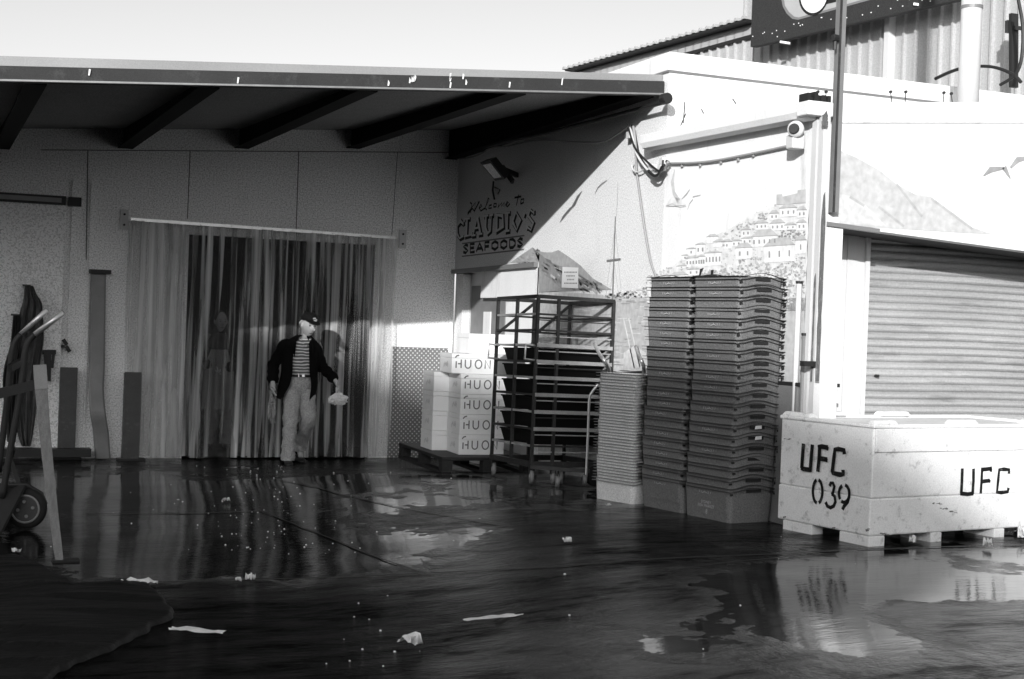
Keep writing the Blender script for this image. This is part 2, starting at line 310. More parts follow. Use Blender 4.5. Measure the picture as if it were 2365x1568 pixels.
# ------------------------------------------------------------------ cold store: back wall, canopy
cs = empty('cold_store', (3, YW, 0), 0, 'low white panel cold store with a deep canopy roof behind the walking man', 'building')
def kid(mb, name, m, parent=cs, **k):
    off = Vector((0, 0, 0)); p = parent
    while p: off += Vector(p.location); p = p.parent
    mb.v = [tuple(Vector(v) - off) for v in mb.v]
    return mb.build(name, m, parent, **k)
oL, oR = onY(428, 800, YW).x, onY(858, 800, YW).x; oT = onY(640, 552, YW).z
wL, wT = -4.0, 3.9
cl0, cl1 = onY(95, 297, YW), onY(1050, 301, YW)
ceil_b = lambda x: cl0.z + (cl1.z - cl0.z) * (x - cl0.x) / (cl1.x - cl0.x)
w = MB(); w.hexa([(wL, YW, -.3), (oL, YW, -.3), (oL, YW + .12, -.3), (wL, YW + .12, -.3), (wL, YW, 3.5), (oL, YW, 4.12), (oL, YW + .12, 4.12), (wL, YW + .12, 3.5)])
w.box(oR, XA, YW, YW + .12, -.3, 4.12); w.box(oL, oR, YW, YW + .12, oT, 4.12)
kid(w, 'wall', M['wall'])
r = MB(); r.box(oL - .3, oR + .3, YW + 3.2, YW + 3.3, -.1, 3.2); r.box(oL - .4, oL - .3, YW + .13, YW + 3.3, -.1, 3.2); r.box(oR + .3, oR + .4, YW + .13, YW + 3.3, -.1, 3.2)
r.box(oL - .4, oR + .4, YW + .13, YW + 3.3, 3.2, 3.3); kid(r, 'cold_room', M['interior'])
js = MB()
for (a, b, wd) in (((203, 348), (199, 600), .010), ((439, 349), (433, 505), .010), ((690, 350), (684, 530), .010), ((918, 352), (905, 545), .007), ((95, 346), (1050, 352), .009)):
    A, B = onY(*a, YW - .004), onY(*b, YW - .004); ribbon(js, [A, B], wd, (0, 1, 0))
kid(js, 'panel_joint', M['joint'])
dp = MB(); a, b = onY(903, 800, YW), onY(1038, 804, YW); dp.box(a.x, b.x - .02, YW - .012, YW - .002, -.1, a.z); o = kid(dp, 'kick_plate', M['diamond'])
# canopy
FY = 11.39
ft0, ft1 = onY(0, 125, FY), onY(1543, 186, FY); fm0, fm1 = onY(0, 151, FY), onY(1540, 187, FY); fb0, fb1 = onY(0, 186, FY), onY(1536, 218, FY)
def lin(a, b): return lambda x: a.z + (b.z - a.z) * (x - a.x) / (b.x - a.x)
ftop, fmid, fbot = lin(ft0, onY(1365, 163, FY)), lin(fm0, fm1), lin(fb0, fb1)
xl, xr = -3.2, XA - .012
g = MB(); g.hexa([(xl, FY, fbot(xl)), (xr, FY, fbot(xr)), (xr, FY + .13, fbot(xr)), (xl, FY + .13, fbot(xl)), (xl, FY, fmid(xl)), (xr, FY, fmid(xr)), (xr, FY + .13, fmid(xr)), (xl, FY + .13, fmid(xl))])
gut = kid(g, 'gutter', M['gutter'], bevel=.008)
g = MB(); g.hexa([(xl, FY - .014, fbot(xl) - .004), (xr, FY - .014, fbot(xr) - .004), (xr, FY + .02, fbot(xr) - .004), (xl, FY + .02, fbot(xl) - .004), (xl, FY - .014, fbot(xl) + .010), (xr, FY - .014, fbot(xr) + .010), (xr, FY + .02, fbot(xr) + .010), (xl, FY + .02, fbot(xl) + .010)])
kid(g, 'gutter_lip', M['steel'])
g = MB()
for i in range(14):
    x = random.choice([onY(u, 200, FY).x for u in (200, 545, 897, 950, 1035, 1066, 1180, 1195, 1300)]) + random.uniform(-.03, .03); z = random.uniform(fbot(x) + .01, fmid(x) - .02)
    g.poly([(x, FY - .016, z), (x + .012, FY - .016, z), (x + .018, FY - .016, z + random.uniform(.02, .07)), (x + .004, FY - .016, z + .05)])
kid(g, 'bird_droppings', M['paper'])
g = MB(); g.hexa([(xl, FY + .05, fmid(xl) + .004), (xr, FY + .05, fmid(xr) + .004), (xr, FY + .3, fmid(xr) + .02), (xl, FY + .3, fmid(xl) + .02), (xl, FY + .05, ftop(xl)), (xr, FY + .05, ftop(xr) - .01), (xr, FY + .3, ftop(xr) - .01), (xl, FY + .3, ftop(xl))])
kid(g, 'roof_flashing', M['flash'])
g = MB(); x0, x1 = xl, xr
tb = lambda x: ceil_b(x)
tf = lambda x: fmid(x) - .03
g.hexa([(x0, FY + .14, tf(x0)), (x1, FY + .14, tf(x1)), (x1, YW - .003, tb(x1)), (x0, YW - .003, tb(x0)), (x0, FY + .14, tf(x0) + .03), (x1, FY + .14, tf(x1) + .03), (x1, YW - .003, tb(x1) + .04), (x0, YW - .003, tb(x0) + .04)])
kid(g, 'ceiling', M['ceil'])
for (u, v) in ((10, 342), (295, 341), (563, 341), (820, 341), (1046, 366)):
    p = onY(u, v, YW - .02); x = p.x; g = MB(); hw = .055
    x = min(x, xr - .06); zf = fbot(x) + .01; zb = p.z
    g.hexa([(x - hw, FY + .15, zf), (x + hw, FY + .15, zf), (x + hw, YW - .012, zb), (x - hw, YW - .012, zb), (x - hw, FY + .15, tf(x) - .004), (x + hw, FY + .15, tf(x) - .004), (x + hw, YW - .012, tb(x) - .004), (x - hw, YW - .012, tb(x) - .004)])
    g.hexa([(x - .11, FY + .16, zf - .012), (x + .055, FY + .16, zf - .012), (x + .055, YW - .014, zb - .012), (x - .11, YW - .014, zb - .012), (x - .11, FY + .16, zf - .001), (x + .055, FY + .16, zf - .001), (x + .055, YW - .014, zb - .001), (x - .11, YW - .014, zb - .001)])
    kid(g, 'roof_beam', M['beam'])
# sliding door at the left
sd = MB(); a = onY(152, 480, YW - .06); sd.box(-2.6, a.x, YW - .09, YW - .03, .12, a.z + .05); door = kid(sd, 'sliding_door', M['wall'], bevel=.006)
t = MB(); p, q = onY(0, 456, YW - .1), onY(152, 464, YW - .1); t.bar((-2.6, YW - .11, p.z - (p.x + 2.6) * .0), (q.x, YW - .11, q.z), .05, .10); t.box(q.x + .03, q.x + .17, YW - .10, YW - .03, q.z - .05, q.z + .05); t2 = kid(t, 'door_track', M['dark'])
t = MB(); t.bar((-2.6, YW - .145, p.z - .0), (q.x - .05, YW - .145, q.z), .015, .05); kid(t, 'track_cover', M['post'])
t = MB(); z = onY(203, 420, YW).z
for u, d in ((203, .012), (160, .01)):
    x = onY(u, 700, YW).x; t.box(x - .012, x + .012, YW - .02 - d, YW - .003, .05, z)
kid(t, 'door_frame', M['wall'])
t = MB()
for (u, v) in ((150, 790), (157, 806)):
    p = onY(u, v, YW - .13); t.bar(p + Vector((-.02, 0, .03)), p + Vector((.02, 0, -.03)), .03, .04)
p = onY(147, 800, YW - .13); t.bar(p + Vector((0, .1, 0)), p, .03, .03); h = kid(t, 'door_handle', M['dark'])
t = MB(); a, b = onY(0, 1042, YW - .2), onY(208, 1047, YW - .2); t.box(-2.8, b.x, YW - .32, YW - .11, .04, .13); kid(t, 'door_sill', M['dark'])

# ------------------------------------------------------------------ strip curtain
sc_y = YW - .13
ra, rb = onY(302, 506, sc_y - .03), onY(913, 549, sc_y - .03)
cur = empty('strip_curtain', (ra.x, sc_y, 0), 0, 'heavy clear plastic strip curtain hanging from a rail across the cold store doorway', 'strip curtain')
def rz_(x): return ra.z + (rb.z - ra.z) * (x - ra.x) / (rb.x - ra.x)
def K(mb, name, m, parent, **k): return kid(mb, name, m, parent, **k)
t = MB(); t.bar((ra.x, sc_y - .02, ra.z), (rb.x, sc_y - .02, rb.z), .03, .035)
for i in range(26):
    x = ra.x + (rb.x - ra.x) * (i + .5) / 26; t.disc((x, sc_y - .04, rz_(x)), (0, 1, 0), .008, .02, 8)
K(t, 'rail', M['alu'], cur)
for (u, v) in ((287, 507), (930, 552)):
    p = onY(u, v, YW - .02); t = MB(); t.box(p.x - .045, p.x + .045, YW - .03, YW - .004, p.z - .115, p.z + .115); br = K(t, 'bracket', M['tin'], cur)
    for dz in (-.06, .06):
        t = MB(); t.disc((p.x, YW - .035, p.z + dz), (0, 1, 0), .013, .012, 10); K(t, 'bolt', M['dark'], br)
ns = 21
gapx = onY(560, 900, sc_y).x
for i in range(ns):
    f = (i + .5) / ns; x = ra.x + (rb.x - ra.x) * f; wd = (rb.x - ra.x) / ns * 1.35; t = MB(); rings = []
    ph = random.uniform(0, 6); amp = random.uniform(.0, .05); sway = random.uniform(-.02, .02)
    if .18 < f < .5: sway = -.13 * (1 - abs(f - .3) * 4) + random.uniform(-.02, .02)
    if .50 <= f < .62: sway = -.10 + random.uniform(-.03, .03)
    topz = rz_(x) - .01; bot = .015 + random.uniform(0, .02); nz = 22; tw = random.uniform(-.3, .3); cu = random.choice((-1, 1)) * random.uniform(.012, .035)
    for k in range(nz + 1):
        z = topz + (bot - topz) * k / nz; q = k / nz; row = []
        for j in range(7):
            s_ = (j / 6 - .5); yy = sc_y - .01 + (.012 if i % 2 else -.012) + cu * (1 - 4 * s_ * s_) + amp * math.sin(ph + q * 5) * q + s_ * tw * wd * q * .6
            row.append((x + s_ * wd * math.cos(tw * q) + sway * q ** 1.3 + .006 * math.sin(ph + q * 9), yy, z))
        rings.append(row)
    t.loft(rings, cap=False, closed=False); K(t, 'curtain_strip', M['pvc'], cur, smooth=True)

# ------------------------------------------------------------------ guard posts and bent strip on the back wall
for (u0, u1, v0, v1, yy, lab) in ((140, 180, 848, 1048, YW - .16, 'short dark steel guard post nearer the sliding door'), (289, 328, 859, 1058, YW - .3, 'short dark steel guard post at the left edge of the strip curtain')):
    a, b = onY(u0, v0, yy), onY(u1, v0, yy); e = empty('guard_post', ((a.x + b.x) / 2, yy + .04, 0), 0, lab, 'post', 'guard posts by the cold store wall')
    hw = (b.x - a.x) / 2; t = MB(); t.box(-hw, hw, -.04, .0, 0, a.z); t.box(-hw, -hw + .02, 0, .06, 0, a.z - .01); t.box(hw - .02, hw, 0, .06, 0, a.z - .01); t.build('post_channel', M['darkm'], e, bevel=.004)
    t = MB(); t.box(-hw - .05, hw + .07, -.07, .1, 0, .022); t.build('base_plate', M['dark'], e)
t = MB(); path = [(227, 632), (226, 700), (225, 780), (224, 850), (222, 900), (226, 950), (233, 1000), (238, 1050)]; rings = []
for i, (u, v) in enumerate(path):
    yy = YW - .05 - (.0, .02, .03, .05, .10, .16, .12, .1)[i]; p = onY(u, v, yy); hw = .085
    if i == len(path) - 1: p.z = .01
    rings.append([(p.x - hw, yy + .015, p.z), (p.x - hw, yy - .005, p.z), (p.x - hw + .02, yy - .018, p.z), (p.x + hw - .02, yy - .018, p.z), (p.x + hw, yy - .005, p.z), (p.x + hw, yy + .015, p.z)])
# smooth resample
def catmull(rows, n=5):
    out = []
    for i in range(len(rows) - 1):
        p0, p1, p2, p3 = rows[max(i - 1, 0)], rows[i], rows[i + 1], rows[min(i + 2, len(rows) - 1)]
        for k in range(n):
            t_ = k / n; row = []
            for a, b, c, d in zip(p0, p1, p2, p3):
                a, b, c, d = map(Vector, (a, b, c, d)); row.append(.5 * ((2 * b) + (-a + c) * t_ + (2 * a - 5 * b + 4 * c - d) * t_ ** 2 + (-a + 3 * b - 3 * c + d) * t_ ** 3))
            out.append(row)
    out.append([Vector(p) for p in rows[-1]]); return out
t.loft(catmull(rings), cap=True); p0 = onY(227, 632, YW - .05)
bs = empty('bent_cover_strip', (p0.x, YW - .05, 0), 0, 'tall buckled grey metal strip hanging on the wall between the two guard posts', 'metal strip')
K(t, 'strip', M['post'], bs, smooth=False)
t = MB(); t.box(p0.x - .10, p0.x + .13, YW - .16, YW - .004, p0.z, p0.z + .045); K(t, 'folded_top', M['dark'], bs)

# ------------------------------------------------------------------ seafood shop (sign wall A, mural wall B, roller door C, upper block)
shop = empty('seafood_shop', (XA, YB, 0), 0, 'white rendered seafood shop with a painted harbour mural and roller door', 'building')
S = lambda mb, name, m, parent=shop, **k: kid(mb, name, m, parent, **k)
dA, dB = onX(1070, 640, XA), onX(1243, 604, XA)           # door opening
lz0, lz1 = onX(1066, 622, XA), onX(1243, 605, XA)
aT = 3.95
w = MB(); x1 = XA + .25
w.hexa([(XA, YB + .0, -.2), (x1, YB, -.2), (x1, lz1.y, -.2), (XA, lz1.y, -.2), (XA, YB, aT), (x1, YB, aT), (x1, lz1.y, aT), (XA, lz1.y, aT)])
w.hexa([(XA, lz1.y, lz1.z), (x1, lz1.y, lz1.z), (x1, YW, lz0.z - .01), (XA, YW, lz0.z - .01), (XA, lz1.y, aT), (x1, lz1.y, aT), (x1, YW, aT), (XA, YW, aT)])
w.box(XA + .02, x1, lz0.y + .02, YW, -.2, lz0.z - .012)
S(w, 'sign_wall', M['whiteA'])
# upper block: parapet with moulding
tz0, tz1 = onY(1545, 120, YB), onY(2350, 205, YB); bz0, bz1 = onY(1546, 146, YB), onY(2350, 231, YB)
w = MB(); w.box(XA + .004, XA + 9, YB + .002, YB + 4.5, 2.0, tz0.z - .17); S(w, 'upper_wall', M['white'])
w = MB(); w.box(XA - .016, XA + 9.02, YB - .025, YB + 4.52, tz0.z - .165, tz0.z); S(w, 'parapet', M['white'], bevel=.006)
w = MB(); w.box(XA - .010, XA + 9.01, YB - .012, YB + 4.5, tz0.z - .180, tz0.z - .1655); S(w, 'parapet_groove', M['post'])
# wall B (mural wall)
gz0, gz1 = onB(1532, 322), onB(1880, 262)
w = MB(); q = BE; th = Vector((.25, 0, 0))
w.hexa([PB + Vector((0, -.001, -.2)), q + Vector((0, 0, -.2)), q + th + Vector((0, 0, -.2)), PB + th + Vector((0, -.001, -.2)), PB + Vector((0, -.001, gz0.z - .02)), q + Vector((0, 0, gz1.z - .02)), q + th + Vector((0, 0, gz1.z - .02)), PB + th + Vector((0, -.001, gz0.z - .02))])
S(w, 'mural_wall', M['white'])
w = MB(); w.hexa([PB + Vector((-.0, -.001, gz0.z - .017)), BE + Vector((0, .002, gz1.z - .017)), BE + Vector((9, .002, gz1.z - .017)), PB + Vector((9, -.001, gz0.z - .017)), PB + Vector((0, -.001, gz0.z + .02)), BE + Vector((0, .002, gz1.z + .02)), BE + Vector((9, .002, gz1.z + .02)), PB + Vector((9, -.001, gz0.z + .02))])
S(w, 'low_roof', M['white'])
# eaves gutter of the low roof
ge = MB(); off = BN * .09
A_ = PB - BD * .18 + off; A_.z = onB(1525, 322, .09).z; B_ = BE + off + BD * .02; B_.z = onB(1885, 250, .09).z
n_ = BN
def gut_sec(p): return [p + n_ * -.085 + Vector((0, 0, .035)), p + n_ * -.085 + Vector((0, 0, -.06)), p + n_ * -.02 + Vector((0, 0, -.085)), p + n_ * .05 + Vector((0, 0, -.065)), p + n_ * .075 + Vector((0, 0, -.02)), p + n_ * .082 + Vector((0, 0, .05)), p + n_ * .065 + Vector((0, 0, .055)), p + n_ * .055 + Vector((0, 0, .0))]
ge.loft([gut_sec(A_), gut_sec(A_.lerp(B_, .5)), gut_sec(B_)]); S(ge, 'eaves_gutter', M['white'], bevel=.004)
w = MB(); p = B_ + BD * .05; w.box(p.x - .10, p.x + .13, p.y - .03, p.y + .13, p.z - .06, p.z + .05); S(w, 'rainwater_head', M['white'], bevel=.01)
w = MB()
for i in range(10): w.box(p.x - .1 + i * .02, p.x - .07 + i * .02, p.y - .02 + .01 * (i % 3), p.y + .1, p.z + .05, p.z + .07 + random.uniform(0, .05))
S(w, 'leaf_litter', M['dark'])
# corner downpipe stained strips
w = MB(); pz = p.z - .06
for u, wd, m_ in ((1876, .05, 'white'), (1893, .06, 'white')):
    a = onB(u, 600, .03); w.box(a.x - wd / 2, a.x + wd / 2, a.y - .03, a.y + .03, -.1, pz)
S(w, 'corner_downpipe', M['tin'])
w = MB()
for u, wd, z0, z1, o_ in ((1869, .06, onB(1869, 880).z, onB(1869, 448).z, .012), (1898, .035, onB(1898, 880).z, onB(1898, 455).z, .075), (1884, .018, onB(1884, 880).z, onB(1884, 640).z, .075), (1866, .016, onB(1869, 330).z, onB(1869, 275).z, .02), (1893, .05, onB(1893, 300).z, onB(1893, 272).z, .08)):
    a = onB(u, 600, o_); nrm = Vector((-math.sin(R(12)), -math.cos(R(12)), 0)) if o_ > .05 else BN; tn = Vector((0, 0, 1)).cross(nrm); k = 14
    rows_ = []
    for i in range(k + 1):
        za = z0 + (z1 - z0) * i / k; wa = wd * (.75 + .35 * random.random()) * (.5 if i == k else 1); rows_.append([a + tn * -wa / 2 + Vector((0, 0, za - a.z)), a + tn * wa / 2 + Vector((0, 0, za - a.z + (.03 if i == k else 0)))])
    w.loft(rows_, cap=False, closed=False)
S(w, 'rust_stain', M['rust'])
# C: fascia over roller door
c0, c1 = onY(1908, 238, YC), onY(2365, 236, YC); l0, l1 = onY(1915, 519, YC), onY(2365, 580, YC)
xc0 = BE.x + .03; xc1 = BE.x + 8
ctop, clow = lin(c0, c1), lin(l0, l1)
def slab(mb, xa, xb, ya, yb, fa, fb): return mb.hexa([(xa, ya, fa(xa)), (xb, ya, fa(xb)), (xb, yb, fa(xb)), (xa, yb, fa(xa)), (xa, ya, fb(xa)), (xb, ya, fb(xb)), (xb, yb, fb(xb)), (xa, yb, fb(xa))])
w = MB(); sm_ = lin(onY(1908, 284, YC), onY(2365, 284, YC)); slab(w, xc0, xc1, YC - .010, YC + .12, clow, lambda x: sm_(x) - .004); S(w, 'door_fascia', M['white'])
w = MB(); slab(w, xc0, xc1, YC - .022, YC + .3, sm_, ctop); S(w, 'roof_edge', M['white'])
w = MB(); slab(w, xc0 + .02, xc1, YC + .125, YR + .1, lambda x: clow(x) + .01, lambda x: clow(x) + .06); S(w, 'soffit', M['joint'])
w = MB(); slab(w, xc0 + .002, xc0 + .55, YC - .024, YC - .012, lambda x: clow(x) - .012, lambda x: clow(x) + .02); S(w, 'lintel_flashing', M['post'])
jx = onY(1998, 700, YR).x
w = MB(); n = 9; xa = BE.x + .26
for i in range(n):
    a, b = xa - .3 + (jx - xa + .3) * i / n, xa - .3 + (jx - xa + .3) * (i + 1) / n; d = .012 if i % 2 else 0
    w.box(a + .001, b - .001, YR - .02 - d, YR + .06, -.1, clow(a) + .06)
w.box(jx - .04, jx, YR - .05, YR + .05, -.1, clow(jx) + .06); S(w, 'door_jamb', M['tin'])
rd = MB(); pitch = .062; zt = clow(jx) + .2; zz = .0; prof = []
while zz < zt:
    prof += [(zz, 0), (zz + .008, -.012), (zz + .020, -.018), (zz + .038, -.014), (zz + .050, -.002), (zz + .056, .006)]; zz += pitch
rings = [[(x, YR + .03 + d + (.012 * math.sin(z * 9 + x * 1.7) if i else 0), z + .004 * math.sin(x * 3 + z)) for z, d in prof] for i, x in enumerate([jx - .02 + .35 * k for k in range(16)])]
rd.loft(rings, cap=False, closed=False); 
M['shut'] = mat('roller_slats', .42, .5, .4, metal=.2, var=.35, scale=1.6, grain=.12, gscale=60, dirt=.4, dscale=2.2, stretch=(.6, 1, 5))
rdo = S(rd, 'roller_door', M['shut'], smooth=False)
w = MB(); a = onY(2025, 868, YR); w.disc((a.x, YR, a.z), (0, 1, 0), .012, .05, 10); S(w, 'lock', M['dark'])
# doorway in the sign wall
w = MB(); XD = XA + .10
w.box(XD, XD + .05, lz1.y + .01, lz0.y, -.1, lz1.z + .1)
S(w, 'door', M['white']); 
w = MB(); a, b = onX(1092, 662, XD), onX(1171, 656, XD); za, zb = onX(1130, 790, XD).z, (a.z + b.z) / 2; w.box(XD - .014, XD - .002, b.y, a.y, za, zb); S(w, 'door_window', M['post'])
w = MB(); a2 = onX(1122, 720, XD); b2 = onX(1138, 720, XD); w.box(XD - .03, XD - .016, b2.y, a2.y, za - .3, a2.z); S(w, 'door_pull', M['white'])
w = MB(); w.hexa([(XA - .05, lz1.y - .0, lz1.z - .055), (XA + .02, lz1.y, lz1.z - .055), (XA + .02, YW, lz0.z - .05), (XA - .05, YW, lz0.z - .05), (XA - .05, lz1.y, lz1.z - .003), (XA + .02, lz1.y, lz1.z - .003), (XA + .02, YW, lz0.z + .0), (XA - .05, YW, lz0.z + .0)])
S(w, 'door_head', M['post'])
w = MB(); w.box(XA - .01, XA + .09, lz0.y - .10, lz0.y + .1, -.1, lz0.z - .06); w.box(XA + .0, XA + .09, lz1.y - .03, lz1.y + .05, -.1, lz1.z - .06); S(w, 'door_surround', M['whiteA'])

# ---- painted sign lettering on the sign wall
nA = Vector((-1, 0, 0)); OA = XA - .004
def PA(u, v, o=0): return onX(u, v, OA - o)
def zc(x, y): return ((1350 + x * .3827) * .7259, (380 + y * .3827) * .7259)     # reading of the sign as it stands on the wall
def stroke(mb, pts, w, P, n, tone=None, o=0, zf=zc): ribbon(mb, [P(*zf(*p), o) for p in pts], w, n, tone)
sg = empty('painted_sign', (XA - .004, 15, 2), 0)
sg.parent = shop; sg.location = Vector((XA - .004, 15, 2)) - Vector(shop.location); bpy.context.view_layer.update()
def SG(mb, name, m):
    mb.v = [tuple(Vector(v) - Vector((XA - .004, 15, 2))) for v in mb.v]; return mb.build(name, m, sg)
w = MB()
W = lambda *p: stroke(w, p, .022, PA, nA)
W((380, 690), (395, 700), (385, 780)); W((360, 790), (400, 740), (415, 760), (450, 690), (445, 680)); W((360, 780), (425, 690), (415, 770), (460, 680))
W((455, 740), (480, 720), (470, 705), (455, 735), (470, 760), (500, 740)); W((500, 745), (540, 660), (530, 655), (505, 740), (520, 750)); W((560, 710), (540, 715), (535, 740), (560, 735))
W((575, 725), (580, 700), (600, 700), (598, 725), (575, 728)); W((612, 735), (622, 695), (618, 725), (645, 692), (642, 722), (665, 690), (662, 725)); W((675, 715), (700, 690), (688, 685), (675, 710), (690, 725), (712, 700))
SG(w, 'welcome_lettering', M['ink']); w = MB()
W((765, 715), (785, 625)); W((750, 650), (805, 640)); W((800, 700), (805, 665), (828, 660), (826, 690), (800, 702))
SG(w, 'welcome_lettering', M['ink'])
def claud(mb, o, extra, dx=0, dy=0):
    T, t_ = .050 + extra, .022 + extra
    def W2(ws, *p): ribbon(mb, [PA(*zc(x + dx, y + dy), o) for x, y in p], ws, nA)
    W2([t_, T, T, T, t_, t_], (322, 868), (300, 842), (272, 880), (272, 950), (292, 988), (325, 968)); W2(t_, (322, 845), (324, 880))           # C
    W2(T, (355, 825), (348, 968)); W2(t_, (332, 828), (378, 822)); W2([t_, t_, t_], (330, 972), (395, 958), (398, 930))                           # L
    W2(t_, (440, 812), (405, 962)); W2(T, (440, 812), (465, 946)); W2(t_, (418, 905), (458, 898)); W2(t_, (390, 966), (425, 960)); W2(t_, (445, 955), (482, 948))   # A
    W2([T, T, T * .8, t_, t_], (512, 800), (508, 900), (525, 945), (550, 925), (557, 795)); W2(t_, (490, 804), (532, 797)); W2(t_, (540, 798), (572, 792))         # U
    W2(T, (603, 788), (600, 930)); W2([t_, T, T, t_], (590, 790), (650, 800), (655, 890), (590, 935))                                        # D
    W2(T, (690, 775), (686, 925)); W2(t_, (672, 780), (712, 772)); W2(t_, (668, 930), (708, 922))                                            # I
    W2([T, t_, T, t_, T], (732, 845), (762, 772), (798, 838), (765, 918), (732, 845))                                                        # O
    W2([T, t_], (832, 775), (826, 812))                                                                                                       # '
    W2([t_, t_, T, T, t_, t_], (908, 775), (880, 752), (862, 800), (905, 860), (885, 918), (855, 895)); W2(t_, (910, 750), (910, 790)); W2(t_, (853, 880), (852, 918))  # S
w = MB(); claud(w, 0, .034, 9, 9); SG(w, 'name_shadow', M['ink'])
w = MB(); claud(w, .003, 0); SG(w, 'name_lettering', M['signw'])
w = MB()
W3 = lambda *p: ribbon(w, [PA(*zc(*q_)) for q_ in p], .036, nA)
def E_(f, x, wd, sl=-.115):  # letter strokes in a 0..1 box
    for st in f: W3(*[(x + a * wd, 1112 + sl * (x + a * wd - 322) - b * 68) for a, b in st])
ft = dict(S=[[(.95, .85), (.5, 1), (.08, .78), (.5, .52), (.92, .25), (.5, .0), (.03, .15)]], E=[[(.95, 1), (.1, 1), (.1, 0), (.98, 0)], [(.1, .52), (.85, .52)]], A=[[(0, 0), (.5, 1), (1, 0)], [(.2, .35), (.8, .35)]], F=[[(.95, 1), (.1, 1), (.1, 0)], [(.1, .5), (.85, .5)]],
          O=[[(.5, 1), (.9, .75), (.9, .25), (.5, 0), (.1, .25), (.1, .75), (.5, 1)]], D=[[(.1, 0), (.1, 1), (.6, 1), (.92, .7), (.92, .3), (.6, 0), (.1, 0)]])
xx = 322
for ch, wd in zip('SEAFOODS', (44, 42, 56, 44, 62, 62, 56, 48)): E_(ft[ch], xx, wd); xx += wd + 12
SG(w, 'seafoods_lettering', M['ink'])
w = MB()
for a, b in (((315, 1032), (832, 965)), ((312, 1138), (828, 1080))): ribbon(w, [PA(*zc(*a)), PA(*zc(*b))], .016, nA)
SG(w, 'rule', M['ink2'])
# ---- mural
w = MB()
def pol(pts, tone, P=PA, o=0, zf=zc): w.poly([P(*zf(*p), o) for p in pts], tone)
idd = lambda x, y: (x, y)
# mountains (readings in the same sign frame)
pol([(705, 1195), (800, 1130), (900, 1063), (960, 1120), (1010, 1180), (952, 1182)], .37)
pol([(952, 1182), (900, 1063), (935, 1090), (1000, 1105), (1060, 1105), (1115, 1085), (1200, 1140), (1300, 1215), (1400, 1320), (1560, 1415), (1300, 1425), (952, 1440)], .36)
pol([(952, 1182), (960, 1115), (1040, 1180), (1120, 1215), (1180, 1225), (1300, 1290), (1420, 1385), (1500, 1415), (1200, 1422), (952, 1438)], .25, o=.0015)
pol([(952, 1230), (1000, 1260), (1060, 1340), (1120, 1390), (1150, 1422), (952, 1438)], .30, o=.003)
pol([(1280, 1290), (1370, 1340), (1420, 1385), (1300, 1365)], .14, o=.003); pol([(1000, 1150), (1050, 1170), (1070, 1210), (1020, 1180)], .17, o=.003)
for i in range(30):
    x = random.uniform(740, 940); y = random.uniform(1190 - min(120, (x - 705) * .62), 1190); ribbon(w, [PA(*zc(x, y), .0045), PA(*zc(x + random.uniform(8, 30), min(1192, y + random.uniform(4, 25))), .0045)], random.uniform(.006, .02), nA, random.choice((.26, .31, .45)))
for i in range(60):
    x = random.uniform(960, 1450); y = 1130 + (x - 960) * .42 + random.uniform(20, 150); y = min(y, 1405); ribbon(w, [PA(*zc(x, y), .0045), PA(*zc(x + random.uniform(20, 60), y + random.uniform(15, 45)), .0045)], random.uniform(.01, .03), nA, random.choice((.18, .24, .45)))
def mon(u, v, o=0):   # mural point: sign wall left of the corner, mural wall right of it
    return onX(u, v, OA - o) if u < 1534 else onB(u, v, .004 + o)
# water
for (u0, u1) in ((1243, 1533), (1536, 1864)):
    pts = [(u0, 672 if u0 < 1300 else 688), (u1, 688), (u1, 1150), (u0, 1150)]
    if u0 < 1300: pts = [(1243, 670), (1410, 682), (1533, 688), (1533, 1150), (1243, 1150)]
    w.poly([mon(a, b) for a, b in pts], .50)
for i in range(150):
    u = random.uniform(1250, 1500); v = random.uniform(690, 860); l = random.uniform(6, 30)
    ribbon(w, [mon(u, v, .002), mon(min(u + l, 1530), v + random.uniform(-1, 1.5), .002)], random.uniform(.004, .012), nA, random.choice((.34, .40, .62, .65)))
for (a, b) in (((1440, 735), (1465, 850)), ((1452, 735), (1478, 848))): ribbon(w, [mon(*a, .004), mon(*b, .004)], .02, nA, .68)
w.poly([mon(u, v, .004) for u, v in ((1440, 815), (1465, 798), (1492, 815), (1492, 850), (1440, 850))], .66)
w.poly([mon(u, v, .002) for u, v in ((1404, 830), (1500, 824), (1500, 870), (1404, 870))], .66)
# mast
ribbon(w, [mon(1421, 500, .006), mon(1414, 700, .006)], [.018, .03], nA, .25); ribbon(w, [mon(1401, 602, .007), mon(1433, 598, .007)], .018, nA, .2)
for a, b in (((1421, 520), (1398, 690)), ((1421, 520), (1436, 690)), ((1418, 604), (1406, 690)), ((1418, 604), (1430, 690)), ((1427, 420), (1424, 500))): ribbon(w, [mon(*a, .005), mon(*b, .005)], .005, nA, .5)
# gulls
def gull(pts, ws, tone, P=mon, n=nA): ribbon(w, [P(*p, .004) for p in pts], ws, n, tone)
gull([(1344, 441), (1334, 455), (1327, 470), (1320, 479), (1316, 483), (1308, 492), (1300, 502), (1293, 513)], [.004, .035, .045, .02, .03, .03, .03, .004], .14)
gull([(1402, 416), (1390, 424), (1380, 434), (1374, 448)], [.004, .014, .012, .004], .25)
gull([(1558, 391), (1553, 420), (1556, 445), (1568, 465)], [.004, .05, .04, .05], .52, n=BN); gull([(1538, 474), (1552, 462), (1570, 468), (1584, 474)], [.01, .06, .08, .02], .70, n=BN)
gull([(1538, 475), (1560, 476), (1583, 474)], .006, .38, n=BN); gull([(1593, 437), (1585, 448), (1574, 460)], [.006, .012, .006], .45, n=BN); gull([(1618, 450), (1600, 454)], [.005, .012], .5, n=BN); gull([(1600, 460), (1592, 470), (1588, 484)], .009, .5, n=BN)
